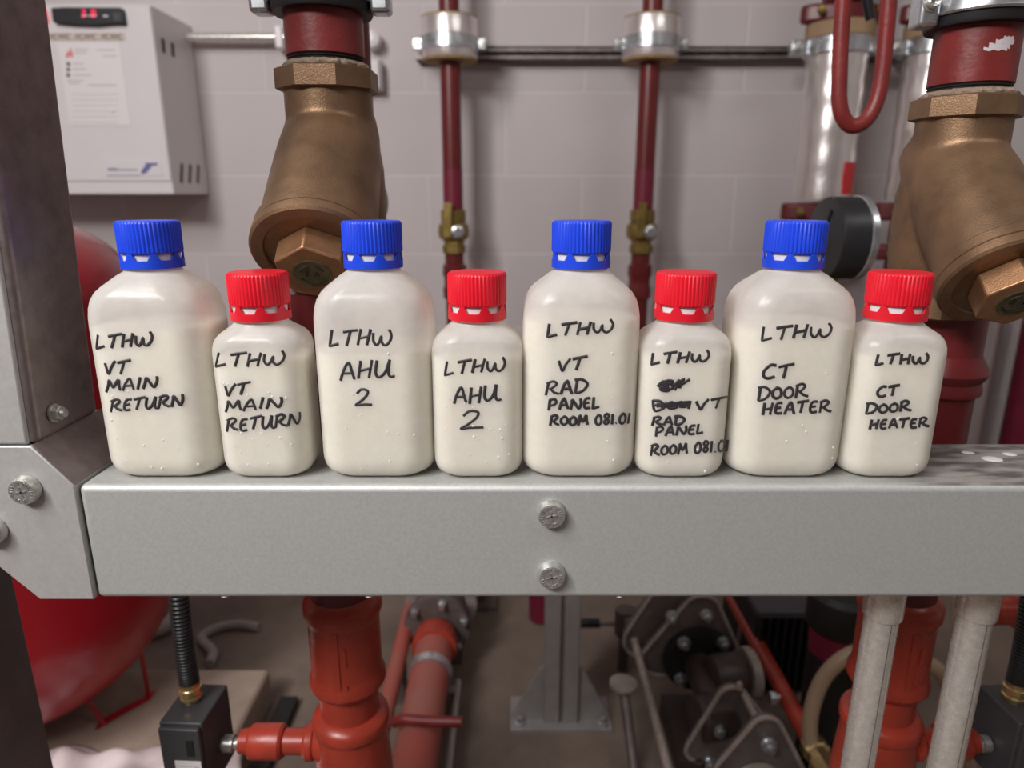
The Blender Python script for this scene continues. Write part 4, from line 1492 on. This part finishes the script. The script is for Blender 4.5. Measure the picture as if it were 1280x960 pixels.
def tri(cx_, cz_, rad, rc, rot=90, n=10):
    P = []
    for k in range(3):
        a0 = R(rot + 120 * k)
        c_ = (cx_ + (rad - rc) * math.cos(a0), cz_ + (rad - rc) * math.sin(a0))
        for j in range(n + 1):
            a = a0 - R(60) + R(120) * j / n
            P.append((c_[0] + rc * math.cos(a), c_[1] + rc * math.sin(a)))
    return P


def tri_flange(name, y, cx_, cz_, rad, rc, th, hole, mt, rot=90):
    m = MB()
    P = tri(cx_, cz_, rad, rc, rot)
    m.prism([(a_, y, b_) for a_, b_ in P], (0, th, 0))
    f = part(name, m, mt, pump)
    bevel(f, .003, 2)
    m = MB()
    Q = [Vector((a_, y - .001, b_)) for a_, b_ in P]
    m.tube(Q + [Q[0], Q[1]], .0042, 8)
    part('rim', m, 'cast_light', f)
    return f


def pbolt(parent, x_, y_, z_, r=.0105):
    part('bolt', MB().lathe((x_, y_, z_), (0, -1, 0), [(r * 1.3, -.001), (r * 1.3, .003), (r, .003), (r, .011), (r * .65, .012), (r * .6, .019), (.001, .020)], 12), 'zinc', parent)


tri_flange('far_flange', 1.215, .335, .185, .118, .04, .02, .05, 'cast_grey', 92)
f1_ = tri_flange('far_flange', 1.175, .362, .160, .112, .036, .018, .05, 'cast_grey', 85)
part('gasket', MB().lathe((.368, 1.172, .135), (0, -1, 0), [(.066, 0), (.070, .001), (.070, .008), (.066, .009), (.045, .009)], 48), 'black_matt', pump, 'black gasket disc')
for u, v in ((855, 804), (904, 804), (851, 849)):
    q = at(u, v, 1.16)
    pbolt(pump, q.x, 1.163, q.z)
for u, v in ((838, 765), (880, 763)):
    q = at(u, v, 1.19)
    pbolt(pump, q.x, 1.176, q.z)
m = MB()
m.bcyl((.368, 1.163, .125), (.372, 1.0, .125), .03, .004)
part('shaft_housing', m, 'pump_brown', pump)
a_, b_ = at(912, 846, 1.09), at(880, 884, 1.06)
part('volute', MB().bcyl((a_.x - .035, 1.09, a_.z), (a_.x + .03, 1.10, a_.z), .040, .012), 'pump_brown', pump)
part('volute', MB().bcyl((b_.x - .025, 1.03, b_.z), (b_.x + .035, 1.045, b_.z), .042, .012), 'pump_brown', pump)
part('volute_rim', MB().ring((a_.x + .03, 1.10, a_.z), (1, .15, 0), .030, .047, 0, .016), 'cast_light', pump)
q = at(962, 872, 1.06)
part('side_nut', MB().lathe(q, (1, 0, 0), [(.012, 0), (.012, .01), (.007, .011), (.007, .018)], 6), 'zinc', pump)
qn = at(924, 861, 1.005)
tri_flange('near_flange', 1.005, qn.x - .004, qn.z - .088, .092, .026, .014, .05, 'cast_grey', 96)
qn = at(957, 899, .940)
tri_flange('near_flange', .940, qn.x, qn.z - .078, .082, .026, .014, .05, 'cast_grey', 88)
m = MB()
q0, q1 = at(930, 868, 1.0), at(949, 905, .945)
m.tube([q0, q1], .006, 10)
q = at(924, 858, 1.0)
m.lathe(q + Vector((0, 0, -.004)), (0, 0, 1), [(.006, 0), (.006, .008), (.004, .012)], 10)
part('tie_rod', m, 'cast_light', pump)
for u, v, y_ in ((898, 910, 1.003), (887, 953, 1.003), (960, 930, .938)):
    q = at(u, v, y_)
    pbolt(pump, q.x, y_, q.z, .011)
q = at(948, 985, .93)
part('port_ring', MB().ring((q.x, .938, q.z), (0, -1, 0), .030, .044, 0, .014), 'cast_light', pump)
part('port_pipe', MB().cyl((q.x, .94, q.z), (q.x, .80, q.z), .030, 32), 'pump_brown', pump)
m = MB()
m.box(.30, .44, 1.0, 1.17, 0, .05)
part('pump_foot', m, 'pump_brown', pump)

# valve spindle arms left of the pump
q = at(779, 856, 1.10)
sa = thing('strap_hanger', (q.x, 1.08, 0), 'grey disc-topped rod standing on the floor right of the centre post', 'rod')
m = MB()
m.lathe((q.x, 1.10, q.z - .004), (0, 0, 1), [(.020, 0), (.026, .003), (.026, .009), (.018, .012)], 28)
part('disc', m, 'cast_light', sa)
q2 = at(797, 950, .985)
q2.z = .012
part('rod', MB().tube([Vector((q.x, 1.10, q.z)), q2], .010, 14), 'cast_grey', sa)
part('foot_clip', MB().lathe(q2 - Vector((0, 0, .012)), (0, 0, 1), [(.024, 0), (.024, .006), (.013, .010), (.013, .022)], 20), 'cast_grey', sa)
qa, qb = at(793, 800, 1.2), at(836, 965, .93)
single('thin_rod', MB().tube([qa, qb], .0075, 14), 'cast_light', 'thin grey rod slanting to the floor left of the pump', 'rod')
qc = at(781, 778, 1.31)
vv = thing('drain_cock', (qc.x, 1.31, 0), 'small grey drain cock with side pin left of the pump flange', 'valve')
m = MB()
m.bcyl((qc.x, 1.31, qc.z - .03), (qc.x, 1.31, qc.z + .034), .022, .006)
m.bcyl((qc.x - .005, 1.31, qc.z), (qc.x + .03, 1.305, qc.z), .034, .006)
part('body', m, 'cast_grey', vv)
part('pin', MB().cyl((qc.x - .02, 1.31, qc.z - .002), (qc.x - .055, 1.31, qc.z - .002), .006, 12), 'cast_light', vv)
part('handle', MB().cyl((qc.x - .055, 1.31, qc.z - .002), (qc.x - .10, 1.31, qc.z - .002), .010, 14), 'black_matt', vv)
part('leg', MB().cyl((qc.x, 1.31, 0), (qc.x, 1.31, qc.z - .028), .012, 14), 'cast_grey', vv)

# bright red slim pipe, right of the pump
x3 = at(980, 865, 1.09).x
bp_ = thing('floor_pipe', (x3, 1.1, 0), 'slim bright red pipe slanting back between pump and black motor', 'pipe')
part('pipe_tube', MB().cyl((x3, .955, .12), (x3, 1.75, .12), .0155, 28), 'red_riser', bp_)
part('pipe_union', MB().lathe((x3, .955, .12), (0, -1, 0), [(.019, -.012), (.023, -.008), (.023, .01), (.019, .014), (.019, .03), (.025, .034), (.025, .06), (.018, .064)], 8), 'brass', bp_, 'brass union')
part('pipe_tube', MB().cyl((x3, .893, .12), (x3, .62, .12), .0155, 28), 'red_riser', bp_)
m = MB()
for yk in (.75, 1.3, 1.6):
    m.box(x3 - .012, x3 + .012, yk, yk + .02, 0, .106)
part('foot', m, 'galv_dark', bp_)

# black finned motor
a_ = at(948, 768, 1.22)
mo = thing('finned_motor', (.66, 1.3, 0), 'black finned motor housing behind the slim bright red pipe', 'motor')
mx0, mx1, mz = a_.x, a_.x + .24, a_.z
o = part('housing', MB().box(mx0 + .004, mx1 - .004, 1.235, 1.45, .0, mz - .012), 'black_matt', mo); bevel(o, .006, 2)
o = part('top_cover', MB().box(mx0, mx1, 1.222, 1.46, mz - .014, mz + .006), 'grey_box', mo, 'dark grey top cover'); bevel(o, .005, 3)
k = mx0 + .008
while k < mx1 - .008:
    m = MB().box(k, k + .005, 1.2215, 1.236, .012, mz - .014)
    part('fin', m, 'black_matt', mo)
    k += .0165
# crimson bucket-like cover behind riser and black cover above
q = at(1052, 790, 1.05)
bk = thing('valve_cover', (q.x, 1.06, 0), 'crimson cover with black top just left of the right riser', 'cover')
part('skirt', MB().lathe((q.x, 1.06, 0), (0, 0, 1), [(.046, q.z - .045), (.05, q.z + .012)], 32), 'crimson', bk)
part('black_top', MB().lathe((q.x, 1.06, 0), (0, 0, 1), [(.056, q.z + .008), (.058, q.z + .012), (.058, q.z + .07), (.05, q.z + .08)], 32), 'black_matt', bk, 'black top')
part('foot', MB().cyl((q.x, 1.06, 0), (q.x, 1.06, q.z - .044), .046, 24), 'black_matt', bk)

# beige hose arcs
P = [at(1022, 955, .945), at(1013, 925, .955), at(1014, 890, .96), at(1027, 852, .965), at(1050, 826, .965), at(1080, 812, .965), at(1115, 812, .96), at(1150, 824, .95), at(1180, 846, .94), at(1192, 885, .93), at(1196, 960, .90)]
single('beige_hose', MB().tube(spline(P, 8), .0125, 20), 'hose_beige', 'beige hose arching behind the right red riser', 'hose')
P = [at(1200, 745, .82), at(1197, 800, .81), at(1196, 860, .80), at(1208, 930, .79), at(1216, 1010, .77)]
single('beige_hose', MB().tube(spline(P, 30), .0085, 18, ribs=.03), 'hose_beige', 'tan ribbed hose hanging behind the right galvanised conduit', 'hose')
# red cross-fitting upper right under the beam
q = at(1256, 764, .80)
rf = thing('red_fitting', (q.x, .8, q.z - .03), 'small red tee fitting under the beam near the right edge', 'fitting')
m = MB()
m.lathe((q.x + .16, .80, q.z), (-1, 0, 0), [(.016, 0), (.016, .11), (.022, .112), (.022, .15), (.018, .155), (.018, .175), (.012, .18)], 28)
part('fitting_body', m, 'red_riser', rf)
part('fitting_drop', MB().cyl((q.x + .17, .80, 0), (q.x + .17, .80, q.z + .02), .018, 24), 'red_riser', rf)

# drips hanging from the beam's lower edge and splashes on its top at the right
for u, lb in ((281, 'water drip under the beam edge below the first red-capped bottle'), (461, 'water drip under the beam edge above the left red riser'),
              (774, 'water drip under the beam edge right of the centre post')):
    q = at(u, 751, BF + .003)
    single('water_drip', MB().ball((q.x, BF + .004, BB - .0002), .0018, 12, 8, (1.5, 1.2, .8)), 'water_clear', lb, 'water drop', 'drips along the beam')
for u, v, rr, lb in ((1210, 566, .0045, 'small splash of water on the beam top beside the last bottle'), (1240, 574, .007, 'larger splash of water on the beam top, middle of three'),
                     (1262, 568, .0048, 'splash of water on the beam top nearest the right edge')):
    q = at(u, v, .46)
    y_ = .181 / ((EYE - q.z) / .46)
    q = at(u, v, y_)
    single('water_splash', MB().ball((q.x, min(y_, .482), BT + .0002), rr, 16, 8, (1, .8, .08)), 'water_clear', lb, 'water', 'splashes on the beam top')
